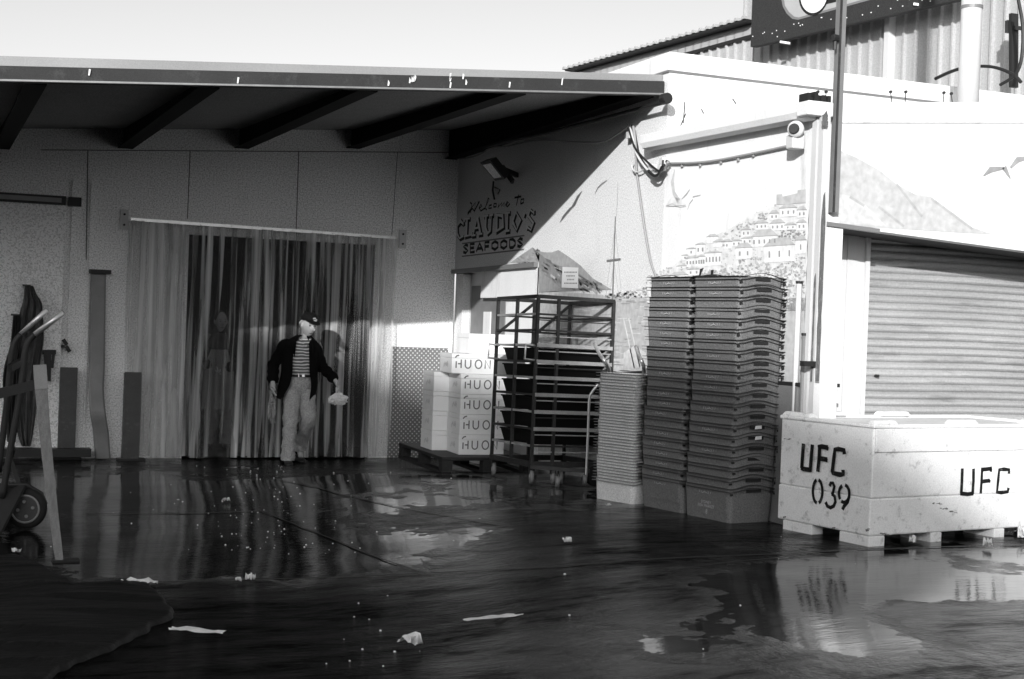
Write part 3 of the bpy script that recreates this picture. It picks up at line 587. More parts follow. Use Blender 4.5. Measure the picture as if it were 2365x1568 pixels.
# hill town
def zt_(x, y): return ((2050 + x * .27484) * .7259, (550 + y * .27484) * .7259)
def TB(pts, tone, o=0): w.poly([onB(*zt_(*p), .004 + o) for p in pts], tone)
TB([(30, 1210), (300, 1100), (480, 960), (620, 830), (800, 730), (1000, 640), (1200, 500), (1350, 440), (1530, 380), (1870, 350), (1870, 1600), (400, 1600), (30, 1500)], .68)
TB([(1530, 250), (1595, 245), (1600, 275), (1770, 235), (1775, 200), (1868, 190), (1868, 345), (1530, 370)], .50, .001)
def dab(n, x0, x1, fy0, fy1, tones, s0, s1, o=.0025):
    for _ in range(n):
        x = random.uniform(x0, x1); a, b = fy0(x), fy1(x); y = random.uniform(min(a, b), max(a, b)); s_ = random.uniform(s0, s1); k = random.randint(4, 6); a0 = random.random() * 6
        TB([(x + s_ * math.cos(a0 + 6.283 * i / k) * random.uniform(.6, 1.2), y + s_ * math.sin(a0 + 6.283 * i / k) * random.uniform(.5, 1)) for i in range(k)], random.choice(tones), o + random.random() * .0006)
hill = lambda x: 1210 - (x - 30) * .62 if x < 1500 else 340
dab(420, 60, 1860, lambda x: hill(x) + 30, lambda x: 1500, (.42, .48, .52, .56), 5, 22)
dab(650, 880, 1860, lambda x: 1010 - 40 * math.sin(x / 90.), lambda x: 1520, (.30, .36, .42, .5, .62), 8, 24)
dab(120, 560, 960, lambda x: 1130, lambda x: 1300, (.32, .4, .5), 8, 22)
dab(60, 1560, 1760, lambda x: 650, lambda x: 780, (.24, .3, .4), 8, 20); dab(26, 1740, 1860, lambda x: 680, lambda x: 730, (.25, .35), 8, 16); dab(30, 1320, 1420, lambda x: 470, lambda x: 540, (.3, .42), 8, 16)
dab(40, 980, 1300, lambda x: 640 - (x - 980) * .35, lambda x: 760 - (x - 980) * .2, (.3, .38, .45), 6, 18)
def house(x0, x1, yb, ye, yr, nw, hip=.25, o=.004, wt=.78, rt=.50, wind=.30, sk=-.06):
    dy = lambda x: sk * (x - x0)
    TB([(x0, yb), (x1, yb + dy(x1)), (x1, ye + dy(x1)), (x0, ye)], wt, o)
    W_ = x1 - x0; TB([(x0 - 10, ye), (x1 + 10, ye + dy(x1)), (x1 - W_ * hip, yr + dy(x1)), (x0 + W_ * hip, yr)], rt, o + .001)
    ribbon(w, [onB(*zt_(x0 - 10, ye), .0055 + o), onB(*zt_(x1 + 10, ye + dy(x1)), .0055 + o)], .006, BN, .34)
    for i in range(nw):
        cx = x0 + W_ * (i + .5) / nw; h_ = (yb - ye) * .38; cy = ye + (yb - ye) * .32 + dy(cx); TB([(cx - 9, cy), (cx + 9, cy), (cx + 9, cy + h_), (cx - 9, cy + h_)], wind, o + .002)
for hsx in ((1570, 1760, 510, 410, 365, 3), (1775, 1870, 520, 430, 385, 2), (1455, 1550, 545, 470, 430, 2), (1285, 1425, 660, 585, 550, 3), (1460, 1620, 670, 585, 540, 3), (1630, 1750, 660, 605, 575, 2), (1770, 1868, 665, 575, 540, 2), (1125, 1225, 740, 660, 640, 2),
            (1240, 1540, 860, 740, 665, 5), (1130, 1250, 830, 760, 740, 2), (1060, 1240, 1000, 870, 815, 2), (1390, 1735, 1040, 850, 760, 3), (1750, 1868, 940, 780, 730, 1), (730, 850, 820, 740, 710, 0), (800, 930, 860, 800, 770, 0), (600, 700, 950, 830, 810, 2), (495, 590, 960, 880, 865, 1),
            (700, 890, 1080, 930, 910, 5), (480, 620, 1090, 990, 965, 4), (620, 700, 1090, 970, 955, 3), (900, 1010, 880, 800, 770, 1), (440, 500, 1010, 955, 945, 1), (380, 480, 1110, 1080, 1065, 1), (290, 500, 1240, 1190, 1150, 5), (500, 640, 1190, 1120, 1100, 2), (210, 300, 1250, 1210, 1190, 1), (1010, 1120, 850, 790, 770, 2)):
    house(*hsx)
for a, b in (((1000, 900), (1000, 1240)), ((1280, 840), (1270, 1240)), ((1720, 1080), (1715, 1240)), ((1000, 960), (960, 1060)), ((1000, 960), (1045, 1060))): ribbon(w, [onB(*zt_(*a), .011), onB(*zt_(*b), .011)], .008, BN, .66)
dab(70, 20, 300, lambda x: 1190 - x * .15, lambda x: 1260, (.35, .5, .65), 6, 18)
# far shore on the sign wall, left of the corner
for i in range(90):
    u = random.uniform(1395, 1533); v = random.uniform(682 - (u - 1395) * .19, 688); s_ = random.uniform(1.5, 5); w.poly([mon(min(u + s_ * math.cos(k), 1533.5), v + s_ * .7 * math.sin(k), .003) for k in (0, 1.3, 2.6, 3.9, 5.2)], random.choice((.3, .38, .5, .68)))
# pale headland on the door fascia
YCm = YC - .0135
PC = lambda u, v, o=0: onY(u, v, YCm - o)
def zs(x, y): return ((1900 + x * .57424) * .7259, (y * .57424) * .7259)
w.poly([PC(*zs(*p)) for p in ((1348, 835), (1430, 870), (1560, 940), (1660, 1020), (1760, 1075), (1850, 1090), (1960, 1170), (2080, 1260), (2200, 1300), (1500, 1258), (1340, 1240))], .50)
w.poly([PC(*zs(*p), .001) for p in ((1340, 1075), (1400, 1085), (1490, 1140), (1560, 1210), (1600, 1250), (1340, 1238))], .57)
for a, b in (((1400, 1090), (1480, 1140)), ((1560, 1145), (1700, 1255)), ((1660, 1020), (1800, 1200)), ((1850, 1100), (2080, 1270))): ribbon(w, [PC(*zs(*a), .002), PC(*zs(*b), .002)], .02, (0, -1, 0), .42)
ribbon(w, [PC(*zs(2140, 975), .002), PC(*zs(2180, 940), .002), PC(*zs(2255, 930), .002)], [.01, .05, .02], (0, -1, 0), .3); ribbon(w, [PC(*zs(2255, 925), .002), PC(*zs(2290, 990), .002)], [.05, .01], (0, -1, 0), .33); ribbon(w, [PC(*zs(2290, 930), .002), PC(*zs(2330, 885), .002), PC(*zs(2400, 870), .002)], [.02, .05, .02], (0, -1, 0), .33)
S(w, 'mural', M['mural'])
# painter's signature-like scribble and spikes
w = MB()
for (u, v, du, dv) in ((1578, 285, 4, -50), (1572, 290, 12, -28), (1700, 240, -8, -12), (1625, 262, -5, -10)):
    a = onB(u, v, .09); b = onB(u + du, v + dv, .09); w.tube([a, b], .005, 5)
S(w, 'bird_spike', M['darkm'])
for (u, v) in ((1906, 228), (1892, 228), (2060, 228), (2090, 228), (2178, 230), (2200, 232)):
    w = MB(); a = onY(u, v + 10, YC + .1); w.tube([a, onY(u + (2 if u % 4 else -3), v - 14, YC + .1)], .004, 5); w.disc(onY(u + (2 if u % 4 else -3), v - 16, YC + .1), (0, 1, 0), .012, .02, 8); S(w, 'bird_spike', M['darkm'])

# ------------------------------------------------------------------ things mounted on the shop
# notice
a = PA(1298, 616); b = PA(1336, 665); w = MB(); X_ = XA - .012
w.poly([onX(1299, 616, X_), onX(1336, 618, X_), onX(1335, 666, X_), onX(1297, 664, X_)]); nt_ = empty('paper_notice', onX(1317, 640, X_), 0, 'white paper notice stuck on the painted mountain above the rack', 'notice')
kid(w, 'sheet', M['tape'], nt_)
w = MB()
for j, (x0, x1) in enumerate(((1303, 1332), (1308, 1328), (1310, 1324), (1303, 1331))):
    u = x0
    while u < x1: w.poly([onX(u, 627 + j * 8.5, X_ - .002), onX(u + 2.2, 627 + j * 8.5, X_ - .002), onX(u + 2.2, 630 + j * 8.5, X_ - .002), onX(u, 630 + j * 8.5, X_ - .002)]); u += 3.4
kid(w, 'notice_text', M['post'], nt_)
# flood light
p = onX(1165, 405, XA - .3); fl = empty('flood_light', p, 0, 'angled flood light on a bracket above the painted welcome lettering', 'light')
w = MB(); corners = [(1115, 381), (1133, 377), (1158, 409), (1141, 412)]
P3 = [onX(u, v, XA - .42 + (.12 if i > 1 else 0)) for i, (u, v) in enumerate(corners)]
n = (P3[1] - P3[0]).cross(P3[3] - P3[0]).normalized(); n = n if n.dot(Vector((0, 0, H)) - P3[0]) > 0 else -n
back = [q - n * .05 for q in P3]; c = sum(P3, Vector()) / 4
big = [c + (q - c) * 1.35 - n * .005 for q in P3]; bb = [c + (q - c) * 1.2 - n * .09 for q in P3]
kid(MB().hexa(big + bb), 'lamp_housing', M['dark'], fl); kid(MB().poly(P3), 'lamp_glass', M['lamp'], fl)
w = MB(); w.bar(c - n * .08, onX(1195, 405, XA - .004), .05, .05); w.bar(onX(1160, 385, XA - .25), onX(1185, 420, XA - .2), .03, .05); kid(w, 'bracket', M['dark'], fl)
w = MB(); w.tube([onX(1140, 418, XA - .03), onX(1138, 440, XA - .03), onX(1142, 460, XA - .03)], .012, 6); w.tube([onX(1142, 432, XA - .05), onX(1155, 438, XA - .05), onX(1150, 448, XA - .05)], .008, 6); kid(w, 'flex', M['dark'], fl)
# cable loom sagging at the corner
cb = empty('cable_loom', onX(1460, 300, XA - .1), 0, 'loose bundle of white and dark cables looping down the wall below the canopy corner', 'cables')
def zz5(x, y): return ((1350 + x * .3827) * .7259, (380 + y * .3827) * .7259)
base = [(1705, 55), (1730, 130), (1760, 250), (1800, 330), (1850, 400), (1900, 440), (1945, 430), (1975, 380), (2000, 350)]
for k, (du, dv, m_, r_) in enumerate(((0, 0, 'cabw', .02), (14, -6, 'cabb', .012), (24, 2, 'rope', .014), (6, 14, 'cabw', .012), (34, -14, 'cabb', .010), (10, 26, 'cabb', .014))):
    pts = [onX(*zz5(x + du * math.sin(i * .8 + k) + du * .4, y + dv), XA - .03 - .02 * k) for i, (x, y) in enumerate(base)]
    if k == 5: pts = pts[4:]
    w = MB(); w.tube([q[0] for q in catmull([[q] for q in pts], 4)], r_, 6); kid(w, 'cable', M[m_], cb, smooth=True)
w = MB(); pts = [onX(*zz5(x, y), XA - .05) for x, y in ((1735, 350), (1725, 390), (1745, 430), (1790, 435), (1830, 410))]; w.tube([q[0] for q in catmull([[q] for q in pts], 4)], .008, 6); kid(w, 'cable', M['cabw'], cb)
w = MB()
for (x, y) in ((1712, 130), (1900, 400), (1975, 400), (1990, 345)):
    q = onX(*zz5(x, y), XA - .06); w.box(q.x - .03, q.x + .03, q.y - .03, q.y + .03, q.z - .03, q.z + .03)
kid(w, 'cable_clip', M['cabw'], cb, bevel=.01)
w = MB(); pts = [onX(*zz5(x, y), XA - .03) for x, y in ((1756, 250), (1765, 430), (1790, 620), (1830, 900), (1870, 1130), (1900, 1240), (1940, 1340))]; w.tube([q[0] for q in catmull([[q] for q in pts], 6)], .010, 6)
hc = kid(w, 'hanging_cable', M['rope'], empty('hanging_cable', pts[0], 0, 'single thin cable hanging from the loom down behind the crate stacks', 'cable'), smooth=True); hc.name = 'cable_core'
# long cable in shadow under the canopy
w = MB(); pts = [onX(*zz5(x, y), XA - .06) for x, y in ((1700, 50), (1620, 110), (1500, 180), (1350, 190), (1150, 180), (1000, 175), (880, 180), (700, 220), (560, 235), (440, 300), (300, 325), (230, 320))]
w.tube([q[0] for q in catmull([[q] for q in pts], 4)], .009, 6); tag(kid(w, 'wall_cable', M['rope'], None, smooth=True), 'thin cable strung along the shaded wall just below the canopy', 'cable')
w = MB(); w.tube([onX(1535, 236, XA - .12), onX(1300, 298, XA - .12), onX(1060, 352, XA - .12)], .02, 8); w.disc(onX(1537, 228, XA - .12), (0, 1, 0), .05, .1, 12); tag(kid(w, 'conduit_pipe', M['dark'], None), 'dark conduit pipe running along the wall under the last canopy beam', 'pipe')
# cable from corner to siren
w = MB(); pts = [onB(u, v, .03) for u, v in ((1545, 377), (1600, 376), (1650, 371), (1700, 362), (1760, 350), (1825, 336))]; w.tube([q[0] for q in catmull([[q] for q in pts], 4)], .011, 6)
fc = kid(w, 'feed_cable', M['rope'], None, smooth=True); tag(fc, 'thin grey cable clipped across the white wall to the round siren', 'cable')
for (u, v) in ((1575, 380), (1617, 379), (1665, 372), (1705, 366), (1740, 356)):
    w = MB(); a = onB(u, v, .02); w.box(a.x - .010, a.x + .006, a.y - .01, a.y + .01, a.z - .02, a.z + .016); kid(w, 'cable_clip', M['rope'], fc).parent = fc
# siren / floodlight
p = onB(1836, 312, .1); si = empty('siren', p, 0, 'white round siren lamp with a dark lens fixed under the gutter end', 'siren')
w = MB(); c = onB(1840, 299, .12); ax = (Vector((0, 0, H)) - c).normalized(); ax = (ax + Vector((-.35, 0, .1))).normalized()
w.tube([c - ax * .07, c - ax * .02, c + ax * .03, c + ax * .055], [.038, .056, .066, .06], 20); kid(w, 'housing', M['tin'], si, smooth=True)
w = MB(); c2 = c + ax * .06 + Vector((-.01, 0, 0)); w.tube([c2 - ax * .02, c2 + ax * .015], [.044, .036], 16); kid(w, 'lens', M['gutter'], si)
w = MB(); b = onB(1838, 330, .1); w.box(b.x - .06, b.x + .05, b.y - .05, b.y + .05, b.z - .05, b.z + .06); kid(w, 'base', M['tin'], si, bevel=.012)

# hanging channel post, round post
a, b = onY(1925, 491, YC - .06), onY(1940, -60, YC - .06)
e = empty('sign_pole', (b.x, YC - .06, 0), 0, 'slim grey steel pole rising past the dark sign in front of the white fascia', 'pole')
w = MB(); w.bar(a, Vector((a.x, a.y, b.z + .6)), .062, .05, up=(0, 1, 0)); kid(w, 'pole_shaft', M['post'], e)
w = MB(); w.bar(a + Vector((-.020, -.028, -.001)), Vector((a.x - .02, a.y - .028, b.z + .6)), .018, .01, up=(0, 1, 0)); kid(w, 'pole_shade_strip', M['darkm'], e)  # dark strip paints the shaded left side of the pole
w = MB(); q = onY(1929, 88, YC - .1); w.disc(q, (1, 0, 0), .03, .05, 8); w.tube([q, q + Vector((0, 0, -.09))], .015, 6); kid(w, 'shackle', M['dark'], e)
a = onY(2236, 236, YC + 1.25); e = empty('vent_stack', (a.x, YC + 1.25, a.z - .3), 0, 'thick round pale vent stack rising from the flat roof', 'vent pipe')
w = MB(); w.tube([(0, 0, 0), (0, 0, 1.2), (0, 0, 5)], .095, 28); w.build('stack_pipe', M['tin'], e, smooth=True)
w = MB(); w.tube([(0, 0, 1.15), (0, 0, 1.18)], .1, 28); w.build('stack_seam', M['post'], e)

# ------------------------------------------------------------------ ribbed shed with sign board behind
SA = R(-6); SD = Vector((-math.sin(-SA), math.cos(SA), 0)); 
SD = Vector((math.sin(R(-6)), math.cos(R(-6)), 0))      # wall direction, receding
SN = Vector((-math.cos(R(-6)), math.sin(R(-6)), 0))     # faces the yard
bear = ray(1975, 200); hb = Vector((bear.x, bear.y, 0)).normalized(); SP = hb * 22
def onS(u, v, off=0): return onp(u, v, SP + SN * off, SN)
shed = empty('ribbed_shed', (SP.x, SP.y, 0), 0, 'tall grey shed clad in vertical ribbed sheet behind the shop', 'building')
t0 = (onS(1330, 200) - SP).dot(SD); t1 = (onS(2480, 200) - SP).dot(SD); eave = onS(1735, 57).z; eave2 = onS(1400, 151).z
pitch = .235; w = MB(); row = []; t_ = t1; n = int((t0 - t1) / pitch) + 1
for i in range(n):
    for dt, d in ((0, 0), (.15, 0), (.158, .05), (.192, .05), (.20, 0)): row.append((t1 + i * pitch + dt, d))
TOPZ = 13
def sp(t, d, z):
    q = SP + SD * t + SN * d; return (q.x, q.y, z)
w.loft([[sp(t, d, 2) for t, d in row], [sp(t, d, eave) for t, d in row]], cap=False, closed=False)
kid(w, 'ribbed_wall', M['corr'], shed)
w = MB(); 
sgn = (onS(1735, 57) - SP).dot(SD); sR = t1
w2 = MB(); w2.loft([[sp(t, d, eave + .005) for t, d in row if t < sgn + .3], [sp(t, d, TOPZ) for t, d in row if t < sgn + .3]], cap=False, closed=False); kid(w2, 'ribbed_upper_wall', M['corr'], shed)
# fascia band below the eave, left of the sign
fz = onS(1700, 95).z
w.add([sp(sgn - .2, .05, fz), sp(t0, .05, fz - .05), sp(t0, .05, eave), sp(sgn - .2, .05, eave), sp(sgn - .2, .0, fz), sp(t0, .0, fz - .05)], [(0, 1, 2, 3), (0, 4, 5, 1)])
kid(w, 'fascia', M['signl'], shed)
w = MB(); w.bar(sp(sgn - .2, .06, fz), sp(t0, .06, fz - .05), .03, .05); kid(w, 'fascia_edge', M['dark'], shed)
w = MB(); w.bar(sp(sgn - .2, .12, eave + .01), sp(t0, .12, eave + .01), .30, .035); kid(w, 'roof_edge', M['dark'], shed)
w = MB(); t_ = sgn - .2
while t_ < t0:
    w.hexa([Vector(sp(t_, .30, eave + .03)), Vector(sp(t_ + .1, .30, eave + .03)), Vector(sp(t_ + .1, -1, eave + .03)), Vector(sp(t_, -1, eave + .03)), Vector(sp(t_ + .03, .30, eave + .085)), Vector(sp(t_ + .07, .30, eave + .085)), Vector(sp(t_ + .07, -1, eave + .12)), Vector(sp(t_ + .03, -1, eave + .12))]); t_ += .2
kid(w, 'roof_sheet', M['corr'], shed)
w = MB(); tt = (onS(2062, 100) - SP).dot(SD); w.bar(sp(tt, .06, 2), sp(tt, .06, TOPZ), .14, .1, up=SD); kid(w, 'downpipe', M['tin'], shed)
# dark sign
so = .45
SL = (onS(1735, 60, so) - SP).dot(SD); SR_ = (onS(2218, 10, so) - SP).dot(SD); zL, zR = onS(1735, 108, so).z, onS(2215, -2, so).z
sb = empty('sign_board', (SP + SN * so)[:2] + (6,), 0, 'large dark sign board with a pale rounded panel high on the ribbed shed', 'sign')
def sq(t, d, z): q = SP + SD * t + SN * (so + d); return Vector((q.x, q.y, z))
w = MB(); w.hexa([sq(SL, 0, zL), sq(SR_, 0, zR), sq(SR_, -.12, zR), sq(SL, -.12, zL), sq(SL, 0, zL + 3.2), sq(SR_, 0, zL + 3.2), sq(SR_, -.12, zL + 3.2), sq(SL, -.12, zL + 3.2)])
kid(w, 'board', M['sign'], sb)
def onSB(u, v, o=.004): return onS(u, v, so + o)
def zsg(x, y): return ((2300 + x * .40507) * .7259, (y * .40507) * .7259)
c0_, c1_ = onSB(*zsg(555, -60)), onSB(*zsg(1600, -120))
outline = [(1800, -190), (1350, -55), (900, 70), (700, 125), (590, 155), (545, 148), (500, 105), (470, 50), (460, 0), (455, -100), (460, -200)]
w = MB(); w.poly([onSB(*zsg(*p), .004) for p in outline] + [onSB(*zsg(700, -420), .004), onSB(*zsg(1800, -700), .004)]); kid(w, 'pale_panel', M['signo'], sb)
inner = [(1800, -208), (1350, -73), (900, 52), (700, 107), (595, 137), (560, 130), (518, 92), (488, 45), (480, 0), (475, -100), (480, -190)]
w = MB(); w.poly([onSB(*zsg(*p), .007) for p in inner] + [onSB(*zsg(700, -390), .007), onSB(*zsg(1790, -670), .007)]); kid(w, 'pale_panel_face', M['signl'], sb)
# letter C bottoms
for (o, rr, m_) in ((.010, 34, 'ink'), (.013, 24, 'signw')):
    w = MB(); pts = [(x, y) for x, y in [(715 + 62 * math.cos(R(a)), -45 + 78 * math.sin(R(a))) for a in range(-60, 245, 12)]]
    ribbon(w, [onSB(*zsg(x, y), o) for x, y in pts], .34 if m_ == 'ink' else .26, SN); kid(w, 'letter', M[m_], sb)
w = MB(); ribbon(w, [onSB(*zsg(790, 12), .01), onSB(*zsg(890, -12), .01)], .1, SN); kid(w, 'letter_foot', M['ink'], sb)
w = MB()
for i in range(30):
    f = random.random(); q = sq(SL + (SR_ - SL) * f, .006, zL + (zR - zL) * f + random.uniform(.06, .22)); w.disc(q, SN, .009, .01, 6)
kid(w, 'rivet', M['signw'], sb)
w = MB()
for (u, v) in ((1802, 97), (2110, 10)):
    q = onS(u, v, so + .02); w.bar(q, q + Vector((.12, -.1, -.03)), .08, .03)
kid(w, 'fixing_bracket', M['signw'], sb)
# dark post at right edge with arms, arched cables
a = onS(2341, 100, .3); e = empty('aerial_mast', (a.x, a.y, 4), 0, 'dark thin mast with a small cross arm beside the ribbed shed wall', 'mast')
w = MB(); w.bar(onS(2341, 202, .5), onS(2341, 32, .5), .11, .05); kid(w, 'mast_pole', M['dark'], e)
w = MB(); w.bar(onS(2325, 62, .5), onS(2365, 66, .5), .05, .05); w.bar(onS(2331, 48, .5), onS(2331, 76, .5), .1, .05); kid(w, 'cross_arm', M['darkm'], e)
w = MB()
for pts in (((2160, 182), (2190, 168), (2220, 158), (2260, 153), (2300, 156), (2340, 172), (2358, 190)), ((2352, 0), (2362, 60), (2360, 130), (2345, 172), (2310, 196))):
    w.tube([q[0] for q in catmull([[onS(u, v, .9)] for u, v in pts], 4)], .022, 6)
tag(kid(w, 'overhead_cable', M['cabb'], None), 'black cables arching past the vent stack in front of the ribbed shed', 'cable')

# ------------------------------------------------------------------ crates
def crate_proto(name, Lx, Ly, Hc, taper, body, rimm, lg=True, arch=.03, step=.075):
    e = empty(name)
    hx, hy = Lx / 2, Ly / 2
    def ring(hx, hy, z, r=.04, n=4):
        out = []
        for (sx, sy, a0) in ((1, 1, 0), (-1, 1, 90), (-1, -1, 180), (1, -1, 270)):
            for i in range(n + 1):
                a = R(a0 + 90 * i / n); out.append((sx * (hx - r) + r * math.cos(a), sy * (hy - r) + r * math.sin(a), z))
        return out
    t = MB(); t.loft([ring(hx - taper, hy - taper, 0), ring(hx - .012, hy - .012, Hc)], cap=False)
    rb = ring(hx - taper, hy - taper, 0); t.poly(rb)
    # corner ribs
    for sx in (-1, 1):
        for sy in (-1, 1):
            cx, cy = sx * (hx - taper * .6 - .03), sy * (hy - taper * .6 - .03)
    t.smooth = False; t.build('crate_body', body, e)
    t = MB()
    def flange(z, h, out):
        n = 14; a = []
        for sgn_ in (1, -1):
            pass
        pts = []
        def zz(x): return arch * max(0, math.cos(math.pi * x / (Lx * .78))) ** 1.2 if abs(x) < Lx * .39 else 0
        N_ = 12
        for i in range(N_ + 1): x = -hx + Lx * i / N_; pts.append((x, -hy - out, zz(x)))
        for i in range(1, 3): pts.append((hx + out, -hy + Ly * (i - 1) * 1., 0)) if False else None
        pts.append((hx + out, -hy, 0)); pts.append((hx + out, hy, 0))
        for i in range(N_ + 1): x = hx - Lx * i / N_; pts.append((x, hy + out, zz(x)))
        pts.append((-hx - out, hy, 0)); pts.append((-hx - out, -hy, 0))
        o_ = [(p[0], p[1], z + p[2]) for p in pts]; o2 = [(p[0], p[1], z + h + p[2]) for p in pts]
        def inn(p): return (max(-hx + .012, min(hx - .012, p[0])), max(-hy + .012, min(hy - .012, p[1])), p[2])
        i1 = [inn(p) for p in o_]; i2 = [inn(p) for p in o2]
        t.loft([i1, o_, o2, i2], cap=False)
    flange(Hc - .0035, .0035, .009); flange(Hc - .028, .003, .006)
    t.build('crate_rim', rimm, e)
    t = MB(); w_ = Lx * .16
    for sy in (-1,):
        y = sy * (hy + .0015)
        t.add([(-w_, y, Hc - .030), (-w_, y, Hc - .006), (w_, y, Hc - .006), (w_, y, Hc - .030), (-w_ + .012, y, Hc - .024 + .018), (w_ - .012, y, Hc - .006)], [(0, 1, 2, 3)])
        pass
    t.build('hand_slot', M['dark'] if body is not M['crate2'] else M['post'], e)
    for sx in ((-1, 1) if lg else ()):
        t2 = MB(); t2.box(sx * hx * .93 - .012, sx * hx * .93 + .012, -(hy + .0045), -(hy - .006), Hc - .052, Hc - .037); t2.build('rim_clip', M['dark'], e)
    if lg:
        t = MB(); X_ = -hx - .0005; zz0 = Hc - .062
        # arc-like worn print
        for k in (-3, -2, 2, 3): ribbon(t, [(X_ + 0, k * .022, zz0), (X_, k * .026 + (.006 if k > 0 else -.006) * -1, zz0 + .018)], .004, (-1, 0, 0))
        ribbon(t, [(X_, -.035, zz0), (X_, -.015, zz0 + .007), (X_, .0, zz0 + .009), (X_, .015, zz0 + .007), (X_, .035, zz0)], .004, (-1, 0, 0)); t.disc((X_, 0, zz0 + .016), (1, 0, 0), .003, .002, 6)
        t.build('crate_logo', M['logo'], e)
    return e
def put(proto, p, z, rz, label, cat, group, first, lo=True, rx=0):
    o = proto if first else copytree(proto)
    o.location = (p[0], p[1], z); o.rotation_euler = (rx, 0, rz); o['label'] = label; o['category'] = cat; o['group'] = group
    return o
# big grey crates: front-right stack corner and faces from their footprints
cA, cB, cC = gnd(1690, 1211), gnd(1578, 1184), gnd(1476, 1166)
ang = math.atan2(cC.x - cA.x, cC.y - cA.y)        # left face direction measured from +Y
long = (cB - cA).length; 
du = Vector((math.sin(ang), math.cos(ang), 0)); dr = Vector((math.cos(ang), -math.sin(ang), 0))
lx, ly, taper = .48, (cC - cA).length / 2 - .006, .028
zg = gz(cA.x, cA.y)
step = (onp(1735, 650, cA, -du).z - 0); 
depthA = (cA - Vector((0, 0, H))).length
Hc = .27
topz = onp(1733, 648, cA, Vector((dr.x * .5 + du.x * -.5, dr.y * .5 - du.y * .5, 0))).z
stepz = (topz - zg - Hc) / 20
pc = crate_proto('fish_crate', lx, ly, Hc, taper, M['crate'], M['rim'])
first = True
GR = 'grey fish crates in the two tall stacks'
for s_i, nm in ((0, 'right tall grey stack with curved handles'), (1, 'left tall grey stack beside pale tubs')):
    cen0 = cA + dr * (lx / 2 - taper) + du * (ly / 2 + s_i * (ly + .012) - taper * .2)
    for k in range(21):
        zz = zg + k * stepz; idx = 20 - k; jit = .011
        lab = ('top fish crate of the ' if idx == 0 else 'bottom fish crate of the ' if idx == 20 else ORD[idx] + ' fish crate from the top of the ') + nm
        lean = Vector((.0010, .0006, 0)) * k
        o = put(pc, cen0 + lean + Vector((random.uniform(-jit, jit), random.uniform(-jit, jit), 0)), zz, -ang + random.uniform(-.022, .022), lab, 'crate', GR, first); first = False
        if random.random() < .4:
            for ch in list(o.children):
                if ch.name.startswith('crate_logo') and not (s_i == 0 and k == 0): bpy.data.objects.remove(ch)
        if s_i == 0 and k == 0: bot = o
bpy.context.view_layer.update()
# print on the bottom crate of the right stack
def text(body, size, m, name, parent=None, mw=None, ext=0):
    cu = bpy.data.curves.new(name, 'FONT'); cu.body = body; cu.size = size; cu.align_x = 'CENTER'; cu.extrude = ext
    tmp = bpy.data.objects.new('tmp', cu); COL.objects.link(tmp); dg = bpy.context.evaluated_depsgraph_get()
    me = bpy.data.meshes.new_from_object(tmp.evaluated_get(dg)); bpy.data.objects.remove(tmp)
    o = bpy.data.objects.new(name, me); COL.objects.link(o); me.materials.clear(); me.materials.append(m)
    if parent: o.parent = parent
    if mw: o.matrix_local = mw
    return o
face = Matrix(((0, 0, -1, -lx / 2 + .016), (-1, 0, 0, 0), (0, 1, 0, .13), (0, 0, 0, 1)))
tl = Matrix.Rotation(math.atan2(taper, Hc) * -1, 4, 'Y')
for (s_, b_, z_) in ((.034, 'SYDNEY', .125), (.034, 'FISH MARKET', .095), (.05, '8', .045)):
    xf = -lx / 2 + taper * (1 - z_ / Hc) + .002
    text(b_, s_, M['logo'], 'crate_print', bot, Matrix(((0, 0, -1, xf - .003), (-1, 0, 0, 0), (0, 1, 0, z_), (0, 0, 0, 1))))
# stickers, plastic wrap on top
w = MB(); y_ = -(ly / 2 + .0)
for k_, dx in ((6, 0), (5, .004)):
    q = cA + dr * (lx / 2 + dx - taper) - du * .022 + Vector((0, 0, zg + k_ * stepz + Hc - .03 - zg)); w.poly([q - dr * .035 + Vector((0, 0, 0)), q + dr * .035 + Vector((0, 0, .004)), q + dr * .033 + Vector((0, 0, .03)), q - dr * .028 + Vector((0, 0, .026))])
tag(kid(w, 'torn_label', M['paper'], None), 'torn white labels stuck on the handle end of the right tall stack', 'label')
# crumpled dark bag scraps on top of the stacks
for (pp, lab) in ((((528, 1240), (580, 1190), (650, 1185), (665, 1110), (690, 1100), (665, 1150), (650, 1200), (590, 1205)), 'black plastic scrap sticking up at the left on top of the stacks'), (((700, 1185), (785, 1175), (790, 1125), (805, 1120), (798, 1175), (860, 1190), (925, 1195), (925, 1220), (860, 1215), (790, 1195), (710, 1208)), 'wavy black plastic scrap standing on top of the right stack')):
    w = MB(); pts = [onp(*zt_(*p), cA + du * .6, -du) for p in pp]; bk = [q + du * .02 for q in pts]
    w.loft([pts, bk]); kid(w, 'scrap_sheet', M['dark'], empty('plastic_scrap', pts[0], 0, lab, 'plastic scrap', 'plastic scraps on the crates'))
